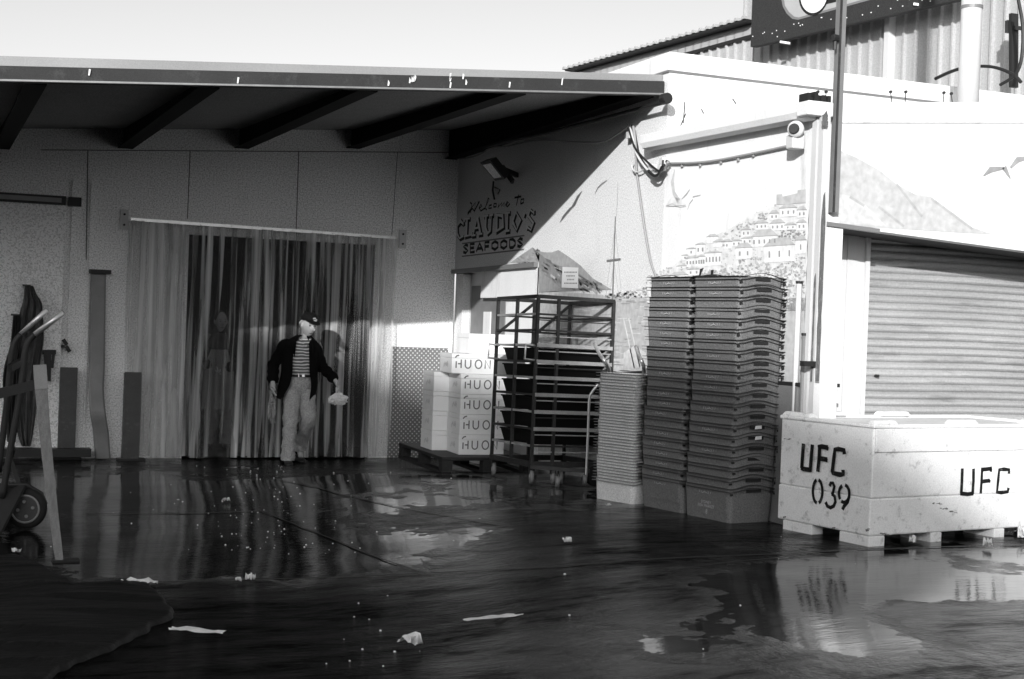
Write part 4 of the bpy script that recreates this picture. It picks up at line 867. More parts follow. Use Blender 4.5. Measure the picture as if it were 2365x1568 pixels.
# light grey smaller crates
gA, gB = gnd(1462, 1166), gnd(1369, 1150)
ang2 = math.atan2(gB.x - gA.x, gB.y - gA.y); du2 = Vector((math.sin(ang2), math.cos(ang2), 0)); dr2 = Vector((math.cos(ang2), -math.sin(ang2), 0))
ly2 = min((gB - gA).length, .62); lx2 = .30; zg2 = gz(gA.x, gA.y); Hc2 = .19
top2 = onp(1465, 880, gA, Vector((dr2 * .5 - du2 * .5))).z; n2 = 19; st2 = (top2 - zg2 - Hc2) / (n2 - 1)
pc2 = crate_proto('fish_tub', lx2, ly2, Hc2, .02, M['crate2'], M['rim_shade2'], lg=False, arch=.012)
cen = gA + dr2 * (lx2 / 2 - .01) + du2 * (ly2 / 2)
for k in range(n2):
    idx = n2 - 1 - k; lab = ('top' if idx == 0 else 'bottom' if k == 0 else ORD[idx]) + (' pale grey fish tub of the short stack behind the trolley handles' if idx in (0, n2 - 1) else ' pale grey fish tub from the top of the short stack by the rack')
    put(pc2, cen + Vector((random.uniform(-.006, .006), random.uniform(-.006, .006), 0)), zg2 + k * st2, -ang2 + random.uniform(-.02, .02), lab, 'tub', 'pale grey fish tubs in the short stack', k == 0)
# half-hidden stack behind: white crates then black crates
hc0 = cA + dr * .50 + du * .45; pr3 = crate_proto('black_crate', .30, .40, .22, .02, M['crate3'], M['crate3'], lg=False, arch=.0); pr4 = crate_proto('white_crate', .32, .40, .22, .02, M['crate4'], M['crate4'], lg=False, arch=.0)
zt3 = onp(1828, 745, hc0, -du).z; k = 0; zz = gz(hc0.x, hc0.y) ; st3 = .082; nt3 = int((zt3 - zz - .22) / st3)
nw = nt3 - 6
hc0 = onp(1829, 800, hc0, -du)
for k in range(nt3):
    wh = k < nw; pr = pr4 if wh else pr3; idx = (nw - 1 - k) if wh else (nt3 - 1 - k)
    if idx > 19: idx = 19
    lab = ('white' if wh else 'black') + ' crate, ' + (ORD[idx] if idx else 'topmost') + (' of the white' if wh else ' of the black') + ' crates half hidden behind the tall grey stack'
    put(pr, (hc0.x, hc0.y), zz + k * st3, -ang, lab, 'crate', 'white crates behind the grey stack' if wh else 'black crates behind the grey stack', k == 0 or k == nw)

# ------------------------------------------------------------------ the big white bin
bA, bB = gnd(2006, 1262), gnd(1812, 1222)
lf = bB - bA; lf.z = 0; lf.normalize(); rt = Vector((lf.y, -lf.x, 0)); 
if rt.x < 0: rt = -rt
nL = -rt; nR = -lf
def onBL(u, v, o=0): return onp(u, v, bA + nL * o, nL)
def onBR(u, v, o=0): return onp(u, v, bA + nR * o, nR)
zb0 = onBL(2003, 1238).z; zb1 = onBL(2016, 980).z; Lw = (onBL(1795, 1190) - bA).dot(lf); Lr = 2.05; zg3 = bA.z
bn = empty('bulk_bin', bA, 0, 'large white insulated fish bin stencilled UFC 039 standing on feet at the right', 'bin')
def bp_(a, b, z): q = bA + rt * a + lf * b; return Vector((q.x, q.y, z))
def bbox(mb, a0, a1, b0, b1, z0, z1, f0=0): return mb.hexa([bp_(a0 + f0, b0 + f0, z0), bp_(a1 - f0, b0 + f0, z0), bp_(a1 - f0, b1 - f0, z0), bp_(a0 + f0, b1 - f0, z0), bp_(a0, b0, z1), bp_(a1, b0, z1), bp_(a1, b1, z1), bp_(a0, b1, z1)])
zs1 = onBR(2015, 1152).z; zs2 = onBR(2015, 1045).z
t = MB(); bbox(t, 0, Lr, 0, Lw, zb0, zs1); bbox(t, .008, Lr - .008, .000, Lw, zs1 + .001, zb1 - .02, 0); kid(t, 'bin_body', M['bin'], bn, bevel=.012)
t = MB(); bbox(t, .02, Lr - .02, -.016, .0, zs2, zb1 - .03); kid(t, 'side_panel', M['bin'], bn, bevel=.006)
t = MB(); bbox(t, -.006, Lr + .006, -.018, .03, zb1 - .028, zb1 - .0); bbox(t, -.006, Lr + .006, Lw - .03, Lw + .006, zb1 - .028, zb1); bbox(t, -.006, .03, .031, Lw - .031, zb1 - .028, zb1 - .001); bbox(t, Lr - .03, Lr + .006, .031, Lw - .031, zb1 - .028, zb1 - .001)
kid(t, 'bin_rim', M['bin'], bn, bevel=.008)
for (a0, a1, b0, b1) in ((.02, .22, 0, .05), (.80, 1.05, 0, .05), (1.6, 1.85, 0, .05), (.02, .07, Lw - .3, Lw - .02), (.3, .6, Lw - .06, Lw), (1.0, 1.3, Lw - .06, Lw)):
    t = MB(); bbox(t, a0, a1, b0, b1, zb1 - .002, zb1 + .03, -.02); kid(t, 'rim_lug', M['bin'], bn, bevel=.01)
for (a0, a1, b0, b1) in ((.0, .16, .0, .30), (.0, .12, Lw - .38, Lw - .06), (.62, .74, .0, .3), (.62, .74, Lw - .38, Lw - .06), (1.3, 1.42, .0, .3), (1.3, 1.42, Lw - .38, Lw - .06), (1.88, 2.03, .0, .3), (1.88, 2.03, Lw - .38, Lw - .06)):
    t = MB(); a, b = bA + rt * a0, 0; g_ = gz((bA + rt * a0).x, (bA + rt * a0).y); bbox(t, a0 + .004, a1, b0 + .003, b1, g_ - .01, zb0 - .001); kid(t, 'foot', M['bin'], bn, bevel=.008)
def z5(x, y): return ((2400 + x * .44641) * .7259, (1150 + y * .44641) * .7259)
t = MB(); pxm = .0029 * 1
def SL_(pts, w_=.036, P=onBL, n=nL): ribbon(t, [P(*z5(*p), .0035) for p in pts], w_, n)
SL_([(350, 585), (345, 650), (338, 760)]); SL_([(333, 755), (350, 766), (395, 772), (408, 770)]); SL_([(414, 592), (405, 690), (398, 778)])
SL_([(466, 600), (462, 690), (452, 786)]); SL_([(452, 612), (480, 606), (525, 614)]); SL_([(460, 690), (490, 694), (520, 700)]); SL_([(521, 606), (516, 632)], .03); SL_([(514, 690), (510, 716)], .03)
SL_([(642, 660), (638, 632), (600, 624), (574, 628), (568, 680), (556, 780), (560, 794), (610, 806), (632, 802), (632, 772)])
for a0, a1 in ((-80, 84), (100, 262)): SL_([(451 + 34 * math.cos(R(a)), 926 + 84 * math.sin(R(a))) for a in range(a0, a1, 12)], .026)
SL_([(536, 888), (544, 866), (560, 866), (570, 890), (562, 930), (552, 948)], .026); SL_([(552, 942), (572, 960), (578, 1000), (566, 1030), (542, 1042), (520, 1030), (508, 1002)], .028)
for a0, a1 in ((-80, 130), (140, 258)): SL_([(640 + 37 * math.cos(R(a)), 942 + 62 * math.sin(R(a))) for a in range(a0, a1, 12)], .026)
SL_([(676, 960), (666, 1000), (640, 1030), (628, 1056)], .028)
kid(t, 'stencil_marking', M['inkb'], bn)
t = MB(); SR2 = lambda pts, w_=.030: ribbon(t, [onBR(*z5(*p), .0035) for p in pts], w_, nR)
SR2([(1483, 762), (1480, 850), (1475, 940)]); SR2([(1468, 940), (1520, 946), (1562, 940)]); SR2([(1563, 764), (1562, 850), (1556, 944)])
SR2([(1624, 768), (1620, 850), (1614, 940)], .026); SR2([(1616, 770), (1650, 768), (1694, 762)]); SR2([(1620, 856), (1650, 852), (1678, 848)]); SR2([(1688, 762), (1686, 786)], .026); SR2([(1676, 842), (1674, 864)], .026)
SR2([(1814, 800), (1816, 772), (1780, 768), (1746, 772), (1738, 850), (1730, 930), (1760, 934), (1806, 928), (1812, 900)])
kid(t, 'stencil_marking', M['inkb'], bn)
t = MB()
for (x, y, l) in ((230, 548, 40), (1300, 1012, 55), (1350, 1050, 60), (1400, 1072, 50), (920, 1230, 50), (560, 1190, 30), (1830, 1210, 40), (210, 1106, 25), (800, 1200, 14)):
    P_, n_2 = (onBL, nL) if x < 830 else (onBR, nR)
    for i in range(5): 
        a = x + random.uniform(-l, l) * .6; b = y + random.uniform(-6, 6); ribbon(t, [P_(*z5(a, b), .0035), P_(*z5(a + random.uniform(5, 22), b + random.uniform(-3, 3)), .0035)], random.uniform(.003, .009), n_2)
kid(t, 'scuff_mark', M['ink2'], bn)
# steel cabinet, pipes between bin and wall
a = onY(1846, 884, YC + .05); b = onY(1934, 890, YC + .05)
e = empty('steel_cabinet', (a.x, YC + .05, 0), 0, 'grey metal cabinet with a dark top squeezed between the bin and the wall', 'cabinet')
w = MB(); w.box(a.x - .02 + .0, b.x, YC + .05, YR - .06, .1, a.z - .03); kid(w, 'cabinet_body', M['cab'], e)
w = MB(); w.box(a.x - .02, b.x + .01, YC + .03, YR - .05, a.z - .028, a.z); kid(w, 'cabinet_top', M['dark'], e)
for (u, v0, v1, r_, m_, off, lab) in ((1846, 655, 1000, .022, 'tin', .06, 'white vertical pipe running down the mural wall behind the crates'), (1858, 775, 900, .02, 'post', .05, 'short grey pipe beside the white pipe near the corner')):
    A, B = onB(u, v0, off), onB(u, v1, off); w = MB(); w.tube([(0, 0, A.z), (0, 0, .1)], r_, 12); ee = empty('wall_pipe', (A.x, A.y, 0), 0, lab, 'pipe'); w.build('pipe_run', M[m_], ee, smooth=True)
    w = MB(); w.tube([(0, 0, A.z), (0, 0, A.z + .02)], r_ * 1.25, 12); w.build('pipe_cap', M['dark'], ee)
w = MB(); q = onB(1868, 840, .12); w.box(q.x - .06, q.x + .08, q.y - .03, q.y + .03, q.z - .02, q.z + .02); tag(kid(w, 'pipe_bracket', M['dark'], None), 'small black bracket sticking out near the corner pipes', 'bracket')

# ------------------------------------------------------------------ pallet and white boxes
pA, pB = gnd(1020, 1092), gnd(919, 1078)
angp = math.atan2(pB.x - pA.x, pB.y - pA.y); pu = Vector((math.sin(angp), math.cos(angp), 0)); pr_ = Vector((math.cos(angp), -math.sin(angp), 0)); Lp = (pB - pA).length
pal = empty('plastic_pallet', pA, -angp, 'low black pallet under the white foam boxes', 'pallet')
ph_ = onp(1020, 1056, pA, -pu).z - pA.z
t = MB(); wP = 1.0
t.box(0, wP, 0, Lp, ph_ - .035, ph_); t.build('deck', M['pallet'], pal, bevel=.006)
for i in range(3):
    t = MB(); t.box(i * (wP - .1) / 2, i * (wP - .1) / 2 + .1, 0, Lp, -.02, .015); t.build('skid', M['pallet'], pal)
    for j in range(3): t = MB(); t.box(i * (wP - .12) / 2 + .005, i * (wP - .12) / 2 + .115, j * (Lp - .13) / 2 + .003, j * (Lp - .13) / 2 + .12, .016, ph_ - .036); t.build('block', M['pallet'], pal)
zP = pA.z + ph_
bq = onZ(1063, 1050, zP); bl_ = onZ(1031, 1044, zP)
bang = R(-4)
bw, bd = .50, .46; bh = (onp(1064, 863, bq, (0, 1, 0)).z - zP) / 4
def foam_box(name):
    e = empty(name)
    t = MB(); t.box(0, bw, 0, bd, 0, bh * .76); t.build('box_base', M['box'], e, bevel=.006)
    t = MB(); t.box(-.003, bw + .003, -.003, bd + .003, bh * .765, bh - .002); t.build('box_lid', M['box'], e, bevel=.006)
    t = MB(); x = .045; z0 = bh * .28; hh = bh * .42; n = (0, -1, 0); y = -.0065; lw = .013
    P_ = lambda pts: ribbon(t, [(a, y, b) for a, b in pts], lw, n)
    P_([(x, z0), (x, z0 + hh * .78)]); P_([(x + .055, z0), (x + .055, z0 + hh)]); P_([(x + .02, z0 + hh * .5), (x + .055, z0 + hh * .5)]); P_([(x - .012, z0 + hh * 1.2), (x + .005, z0 + hh * 1.42), (x + .03, z0 + hh * 1.5)])
    x += .10; P_([(x, z0 + hh)] + [(x + .03 - .03 * math.cos(R(a)), z0 + hh * .36 - hh * .36 * math.sin(R(a))) for a in range(0, 181, 20)] + [(x + .06, z0 + hh)])
    x += .11; P_([(x + .036 + .036 * math.cos(R(a)), z0 + hh / 2 + hh / 2 * math.sin(R(a))) for a in range(0, 361, 20)])
    x += .11; P_([(x, z0), (x, z0 + hh), (x + .055, z0), (x + .055, z0 + hh)])
    t.build('box_lettering', M['ink2'], e)
    t = MB()
    for i in range(9):
        a = .12 + .02 * i + random.uniform(-.004, .004); ribbon(t, [(-.0055, a, bh * (.25 + random.random() * .2)), (-.0055, a + .01, bh * (.4 + random.random() * .25))], .012, (-1, 0, 0))
    t.build('box_label', M['boxs'], e)
    return e
fb = foam_box('foam_box'); k0 = True
names = ['lowest', 'second lowest', 'middle', 'second from top among the lettered', 'highest lettered']
for k in range(5):
    o = fb if k0 else copytree(fb); k0 = False; off = Vector((-.10 if k == 4 else random.uniform(-.006, .006), .0 if k < 4 else .03, 0))
    o.location = Vector((bq.x - .02, bq.y, zP + k * bh)) + off; o.rotation_euler = (0, 0, bang + random.uniform(-.01, .01)); tag(o, names[k] + ' white foam box in the front column beside the rack', 'foam box', 'white foam boxes on the pallet')
for k in range(4):
    o = copytree(fb); q = onZ(993 + 3 * (k < 2), 1040, zP); o.location = (bq.x - .15, bq.y + bd + .03, zP + k * bh); o.rotation_euler = (0, 0, bang + random.uniform(-.01, .01))
    tag(o, ['bottom', 'second from bottom', 'third from bottom', 'top'][k] + ' white foam box in the rear left column against the tread plate', 'foam box', 'white foam boxes on the pallet')
    for ch in list(o.children):
        if ch.name.startswith('box_lettering'): bpy.data.objects.remove(ch)
o = copytree(fb); o.location = (bq.x + .10, bq.y + .12, zP + 5 * bh); o.rotation_euler = (0, 0, bang); tag(o, 'plain white foam box alone on top of the whole pile', 'foam box', 'white foam boxes on the pallet')
for ch in list(o.children):
    if ch.name.startswith(('box_lettering', 'box_label')): bpy.data.objects.remove(ch)

# ------------------------------------------------------------------ rack trolley
rF = gnd(1225, 1119); rk = empty('rack_trolley', rF, R(1), 'tall dark steel rack trolley on castors beside the white boxes', 'rack trolley')
rk.rotation_euler = (R(-1.2), R(1.0), R(2))
RW = .80; RD = .92; RH = onp(1229, 683, rF, (0, 1, 0)).z - rF.z; b0 = .19
sec = .028
def rbar(a, b, w_=sec, name='post', m_='rack'): t = MB(); t.bar(a, b, w_, w_); t.build(name, M[m_], rk)
for (x, y) in ((0, 0), (RW * .27, 0), (RW, 0), (0, RD * .5), (0, RD), (RW, RD), (RW * .5, RD)): rbar((x, y, b0), (x, y, RH))
for (a, b) in (((0, 0), (RW, 0)), ((0, RD), (RW, RD)), ((0, 0), (0, RD)), ((RW, 0), (RW, RD))): rbar((a[0], a[1], RH), (b[0], b[1], RH), .034, 'top_rail', 'rack'); rbar((a[0], a[1], b0), (b[0], b[1], b0), .05, 'base_rail')
rbar((0, RD, RH - .35), (RW * .5, RD, RH - .02), .025, 'brace'); rbar((RW * .5, RD, RH - .35), (RW, RD, RH - .02), .025, 'brace')
lv = [RH - f for f in (.165, .315, .455, .61, .76, .92, 1.08, 1.24, 1.40)]
for i, z in enumerate(lv):
    br_ = 2 <= i <= 7
    t = MB(); t.bar((0, -.012, z), (RW, -.012, z), .016, .034 if br_ else .018); t.build('shelf_bar', M['rackb' if br_ else 'rack'], rk)
    t = MB(); t.bar((-.005, 0, z), (-.005, RD, z), .014, .02); t.build('side_bar', M['rack' if i % 2 else 'rackb'], rk)
    t = MB(); t.bar((0, -.004, z - .055), (RW, -.004, z - .055), .010, .010); t.build('tray_runner', M['rackb' if i % 3 else 'rack'], rk)
    t = MB(); t.bar((0, RD, z), (RW, RD, z), .014, .02); t.bar((RW, 0, z), (RW, RD, z), .014, .02); t.build('rear_bar', M['rack'], rk)
for (y) in (0., RD * .92):
    t = MB(); t.tube([(0, y, lv[2] - .01), (-.11, y, lv[2]), (-.115, y, lv[3] + .02), (0, y, lv[3] + .01)], .011, 8); t.build('handle', M['alu'], rk, smooth=True)
for (x, y) in ((.03, .05), (.24, .02), (RW * .42, .05), (RW, .05), (.03, RD), (RW * .6, RD), (RW, RD)):
    xx_, yy_ = x, y
    t = MB(); t.disc((xx_, yy_, .068), (.93, -.36, 0), .066, .036, 22); cst = t.build('castor', M['wheel'], rk, smooth=True)
    t = MB(); t.disc((xx_, yy_, .068), (.93, -.36, 0), .024, .046, 12); t.build('hub', M['rackb'], cst)
    t = MB(); t.box(xx_ - .03, xx_ + .03, yy_ - .012, yy_ + .012, .10, b0 - .02); t.build('fork', M['rack'], cst)
rk_m = Matrix.Translation(rF) @ rk.rotation_euler.to_matrix().to_4x4()
for i in range(2, 8):
    z = lv[i] - .150 if i < 8 else b0
    e = bpy.data.objects.new('black_tray', None); COL.objects.link(e); e.matrix_world = rk_m @ Matrix.Translation((.05, .06, z)); tag(e, ORD[i - 2].replace('top', 'topmost') + ' black tray down inside the dark rack trolley', 'tray', 'black trays loaded in the rack')
    t = MB(); tw_, td_ = RW - .1, RD - .13; hh = .118
    t.loft([[(.03, .03, 0), (tw_ - .03, .03, 0), (tw_ - .03, td_ - .03, 0), (.03, td_ - .03, 0)], [(0, 0, hh), (tw_, 0, hh), (tw_, td_, hh), (0, td_, hh)]], cap=False); t.poly([(.03, .03, .001), (tw_ - .03, .03, .001), (tw_ - .03, td_ - .03, .001), (.03, td_ - .03, .001)]); t.build('tray_shell', M['tray'], e)
    t = MB()
    for a_, b_ in (((0, 0), (tw_, 0)), ((tw_, 0), (tw_, td_)), ((tw_, td_), (0, td_)), ((0, td_), (0, 0))): t.bar((a_[0], a_[1], hh), (b_[0], b_[1], hh), .02, .014)
    t.build('tray_rim', M['tray'], e)

# trolleys with tubular handles by the pale tubs
q0 = gnd(1356, 1125); tr = empty('hand_trolley', q0, 0, 'hand trolley with a bent pale tube handle in front of the pale tubs', 'trolley')
nrm = Vector((math.sin(R(-24)) * -1, -math.cos(R(24)), 0)); nrm = Vector((0, 0, H)) - q0; nrm.z = 0; nrm.normalize()
pf = lambda u, v, d=0: onp(u, v, q0 + nrm * d, nrm)
w = MB(); w.tube([q[0] for q in catmull([[pf(1382, 887)], [pf(1368, 905)], [pf(1361, 925)], [pf(1358, 1000)], [pf(1353, 1112)]], 4)], .013, 10); kid(w, 'tube_handle', M['alu'], tr, smooth=True)
w = MB(); w.bar(pf(1225, 1078, -.02), pf(1362, 1088, -.02), .04, .035); w.bar(pf(1345, 1105), pf(1362, 1088, -.25), .03, .03); kid(w, 'chassis', M['rack'], tr)
w = MB(); w.disc(pf(1287, 1113), (.9, -.3, 0), .055, .035, 18); w.disc(pf(1350, 1108), (.9, -.3, 0), .05, .035, 18); kid(w, 'wheel', M['wheel'], tr, smooth=True)
q1 = gnd(1430, 1120); q1 = Vector((XA - .12, 11.95 + .4, 0)); q1 = onX(1430, 1000, XA - .2); q1.z = gz(q1.x, q1.y)
t2_ = empty('hand_trolley', q1, 0, 'hand trolley with two curved grips and a dark crossbar behind the pale tubs', 'trolley')
pg = lambda u, v, d=0: onX(u, v, XA - .2 - d)
for pts in (((1373, 793), (1385, 818), (1398, 836), (1407, 856), (1407, 900), (1404, 1080)), ((1469, 799), (1476, 822), (1484, 840), (1487, 870), (1484, 1080))):
    w = MB(); w.tube([q[0] for q in catmull([[pg(u, v, .25 if v < 850 else .05)] for u, v in pts], 4)], .017, 10); kid(w, 'grip_tube', M['alu'], t2_, smooth=True)
w = MB(); w.bar(pg(1408, 868, .06), pg(1486, 864, .06), .03, .06); w.bar(pg(1406, 1040, .06), pg(1486, 1050, .06), .03, .06); kid(w, 'crossbar', M['darkm'], t2_)
w = MB(); w.disc((q1.x - .08, q1.y - .25, q1.z + .1), (0, 1, 0), .1, .05, 20); w.disc((q1.x - .08, q1.y + .3, q1.z + .1), (0, 1, 0), .1, .05, 20); kid(w, 'wheel', M['tyre'], t2_, smooth=True)

# ------------------------------------------------------------------ left foreground: hand truck, timber, oilskins
h0 = gnd(61, 1221); hn = Vector((0, 0, H)) - h0; hn.z = 0; hn.normalize()
ht = empty('hand_truck', h0, 0, 'dark hand truck with pale rubber grips standing at the left edge', 'hand truck')
hp = lambda u, v, d=0: onp(u, v, h0 - hn * d, hn)
hr = hn.cross(Vector((0, 0, 1)))
wc = hp(61, 1174); rad = wc.z - h0.z
ax = (hn + hr * .25).normalized()
def wheelset(c, parent):
    t = MB(); t.tube([c - ax * .035, c - ax * .028, c, c + ax * .028, c + ax * .035], [rad * .8, rad * .96, rad, rad * .96, rad * .8], 32); wh = kid(t, 'wheel', M['tyre'], parent, smooth=True)
    t = MB(); rr = rad * .66; u_ = ax.cross(Vector((0, 0, 1))).normalized(); v_ = ax.cross(u_)
    ringp = [c + ax * .038 + (u_ * math.cos(R(a)) + v_ * math.sin(R(a))) * rr for a in range(0, 361, 15)]; t.tube(ringp, .008, 6); k = kid(t, 'rim_ring', M['post'], parent)
    t = MB(); t.disc(c + ax * .03, ax, rr * .95, .012, 24); kid(t, 'hub_disc', M['darkm'], parent)
    t = MB()
    for a in (10, 100, 190, 280): q = c + ax * .04 + (u_ * math.cos(R(a)) + v_ * math.sin(R(a))) * rr * .55; t.tube([q - ax * .02, q + ax * .004], [.022, .010], 8)
    kid(t, 'wheel_nut', M['steel'], parent)
wheelset(wc, ht)
w = MB(); w.tube([hp(48, 772, .3), hp(109, 715, .22)], .021, 12); kid(w, 'grip', M['alu'], ht, smooth=True)
w = MB(); w.tube([hp(77, 775, .0), hp(147, 721, -.08)], .022, 12); kid(w, 'grip', M['alu'], ht, smooth=True)
w = MB(); w.tube([q[0] for q in catmull([[hp(80, 772)], [hp(66, 788)], [hp(58, 815)], [hp(52, 870)], [hp(38, 960)], [hp(20, 1060)], [hp(5, 1150)]], 4)], .026, 10); w.tube([q[0] for q in catmull([[hp(48, 772, .3)], [hp(34, 792, .3)], [hp(26, 830, .3)], [hp(16, 930, .3)], [hp(-4, 1090, .3)]], 4)], .026, 10); kid(w, 'side_rail', M['dark'], ht, smooth=True)
w = MB(); w.bar(hp(-40, 918, .0), hp(86, 887, .0), .05, .075); w.bar(hp(22, 850, 0), hp(60, 830, .3), .04, .05); w.bar(hp(30, 1035, 0), hp(10, 1110, .3), .03, .04); w.bar(hp(24, 1060), hp(58, 1160), .02, .03); kid(w, 'crossbar', M['dark'], ht)
w = MB(); w.bar(hp(-30, 1225, -.1), hp(25, 1120, .05), .3, .02); w.tube([hp(20, 1120), hp(61, 1120), hp(95, 1140), hp(105, 1165)], .018, 8); kid(w, 'mudguard', M['dark'], ht)
# timber post
t0_ = gnd(139, 1299); tn = Vector((0, 0, H)) - t0_; tn.z = 0; tn.normalize(); tp = lambda u, v, d=0: onp(u, v, t0_ - tn * d, tn)
tm = empty('timber_prop', t0_, 0, 'weathered timber prop leaning beside the hand truck wheel', 'timber prop')
w = MB(); A, B = tp(137, 1292), tp(92, 850, .35); sdv = tn.cross(Vector((0, 0, 1))); 
rings = []
for i in range(9):
    f = i / 8; c = A.lerp(B, f); hw = .026 + .016 * f; c = c + sdv * .01 * math.sin(f * 3); rings.append([c - sdv * hw - tn * .02, c + sdv * hw - tn * .02, c + sdv * hw + tn * .02, c - sdv * hw + tn * .02])
w.loft(rings); kid(w, 'timber', M['wood'], tm)
w = MB(); w.bar(tp(92, 842, .36) + tn * .028, tp(96, 898, .32) + tn * .028, .085, .01, up=tn); kid(w, 'metal_cap', M['post'], tm)
w = MB(); q = t0_; w.box(q.x - .05, q.x + .12, q.y - .05, q.y + .06, q.z, q.z + .02); kid(w, 'foot_plate', M['dark'], tm)
# oilskins on a hook
def drape(name, outline, label, m_, yy, cat, hook=True):
    e = empty(name, onY(outline[0][0], outline[0][1], yy), 0, label, cat)
    t = MB(); rows = []
    for (ul, ur, v) in outline_rows:
        row = []
        for j in range(25):
            f = j / 24; u = ul + (ur - ul) * f; d = .035 * math.sin(f * 19 + v * .02) * min(1, (v - outline_rows[0][2]) / 60) + .02 * math.sin(f * 41 + 1); p = onY(u, v, yy); row.append((p.x, yy - .05 + d, p.z))
        rows.append(row)
    t.loft(catmull(rows, 3), cap=False, closed=False); kid(t, 'cloth', m_, e, smooth=True)
    t = MB(); p = onY(outline_rows[0][0] + 4, outline_rows[0][2] - 1, yy - .02); t.bar(p, p + Vector((.03, .2, 0)), .08, .02); kid(t, 'hook', M['darkm'], e)
outline_rows = [(57, 76, 660), (55, 84, 680), (52, 96, 700), (45, 98, 725), (40, 100, 780), (32, 92, 830), (26, 88, 880), (30, 84, 940), (40, 76, 1000), (50, 70, 1030)]
drape('hanging_oilskin', outline_rows, 'dark creased oilskin apron hanging on a hook against the sliding door', M['apr2'], YW - .16, 'apron')
outline_rows = [(30, 46, 728), (27, 46, 760), (22, 44, 800), (8, 42, 850), (6, 40, 900), (12, 38, 960), (16, 36, 1020)]
drape('hanging_oilskin', outline_rows, 'black oilskin apron hanging at the far left behind the hand truck rail', M['dark'], YW - .2, 'apron')
w = MB(); q = lambda u, v: onY(u, v, YW - .17); w.bar(q(98, 813), q(129, 813), .04, .05); w.bar(q(104, 818), q(106, 850), .03, .03); w.bar(q(124, 818), q(120, 850), .03, .03); w.bar(q(113, 815), q(112, 880), .05, .03)
tag(kid(w, 'squeegee', M['dark'], empty('squeegee', q(113, 813), 0, 'small black squeegee hanging on the sliding door near its handle', 'squeegee')), None); bpy.data.objects['squeegee'].name = 'squeegee'

# ------------------------------------------------------------------ people
def person(root_px, label, scale, spec):
    g = gnd(*root_px); dirn = Vector((g.x, g.y, 0)).normalized(); rz = -math.atan2(dirn.x, dirn.y) + .16
    e = empty('person', g, rz, label, 'person'); return e
def skin_mesh(verts, edges, radii):
    me = bpy.data.meshes.new('tmp'); me.from_pydata(verts, edges, []); o = bpy.data.objects.new('tmp', me); COL.objects.link(o)
    md = o.modifiers.new('s', 'SKIN'); md.use_smooth_shade = True
    for i, r_ in enumerate(radii): me.skin_vertices[0].data[i].radius = (r_, r_) if not isinstance(r_, tuple) else r_
    me.skin_vertices[0].data[0].use_root = True
    s2 = o.modifiers.new('u', 'SUBSURF'); s2.levels = 1; s2.render_levels = 1
    dg = bpy.context.evaluated_depsgraph_get(); m2 = bpy.data.meshes.new_from_object(o.evaluated_get(dg)); bpy.data.objects.remove(o); return m2
def ell(c, rx, ry, n=24, a0=0, a1=360, tilt=0):
    c = Vector(c); full = a1 - a0 >= 359.9; k = n if full else n + 1
    return [c + Vector((rx * math.cos(R(a0 + (a1 - a0) * i / n)), ry * math.sin(R(a0 + (a1 - a0) * i / n)), tilt * math.sin(R(a0 + (a1 - a0) * i / n)))) for i in range(k)]
def head_verts(c, s, yaw, pitch):
    """head ball with face: -y is forward"""
    bmh = bmesh.new(); bmesh.ops.create_uvsphere(bmh, u_segments=32, v_segments=24, radius=1)
    for v in bmh.verts:
        x, y, z = v.co
        sx, sy, sz = .074, .100, .126
        if z < 0: sx *= 1 - .36 * (-z) ** 1.3; 
        if z < -.3 and y > 0: sy *= 1 - .45 * (-z - .3)
        X, Y, Z = x * sx, y * sy, z * sz
        f = max(0, -y)
        Y -= .046 * f ** 6 * math.exp(-((x) / .16) ** 2) * math.exp(-((z + .18) / .16) ** 2) * 1.3        # nose
        Y += .017 * f ** 2 * (math.exp(-((abs(x) - .36) / .17) ** 2)) * math.exp(-((z - .1) / .13) ** 2)    # eye sockets
        Y -= .008 * f ** 2 * math.exp(-((z - .3) / .1) ** 2) * math.exp(-(x / .6) ** 2)                      # brow
        Y -= .007 * f ** 3 * math.exp(-((z + .48) / .07) ** 2) * math.exp(-(x / .25) ** 2)                     # lips
        Y += .005 * f ** 3 * math.exp(-((z + .56) / .03) ** 2) * math.exp(-(x / .3) ** 2)
        Y -= .012 * f ** 3 * math.exp(-((z + .78) / .14) ** 2) * math.exp(-(x / .35) ** 2)                     # chin
        v.co = (X, Y, Z)
    for sx_ in (-1, 1):
        r_ = bmesh.ops.create_uvsphere(bmh, u_segments=10, v_segments=8, radius=1)
        for v in r_['verts']: v.co = Vector((v.co.x * .010 + sx_ * .078, v.co.y * .018 + .008, v.co.z * .032 - .004))
    rot = Matrix.Rotation(yaw, 4, 'Z') @ Matrix.Rotation(pitch, 4, 'X')
    bmesh.ops.transform(bmh, matrix=Matrix.Translation(c) @ rot @ Matrix.Scale(s, 4), verts=bmh.verts)
    return bmh, Matrix.Translation(c) @ rot @ Matrix.Scale(s, 4)
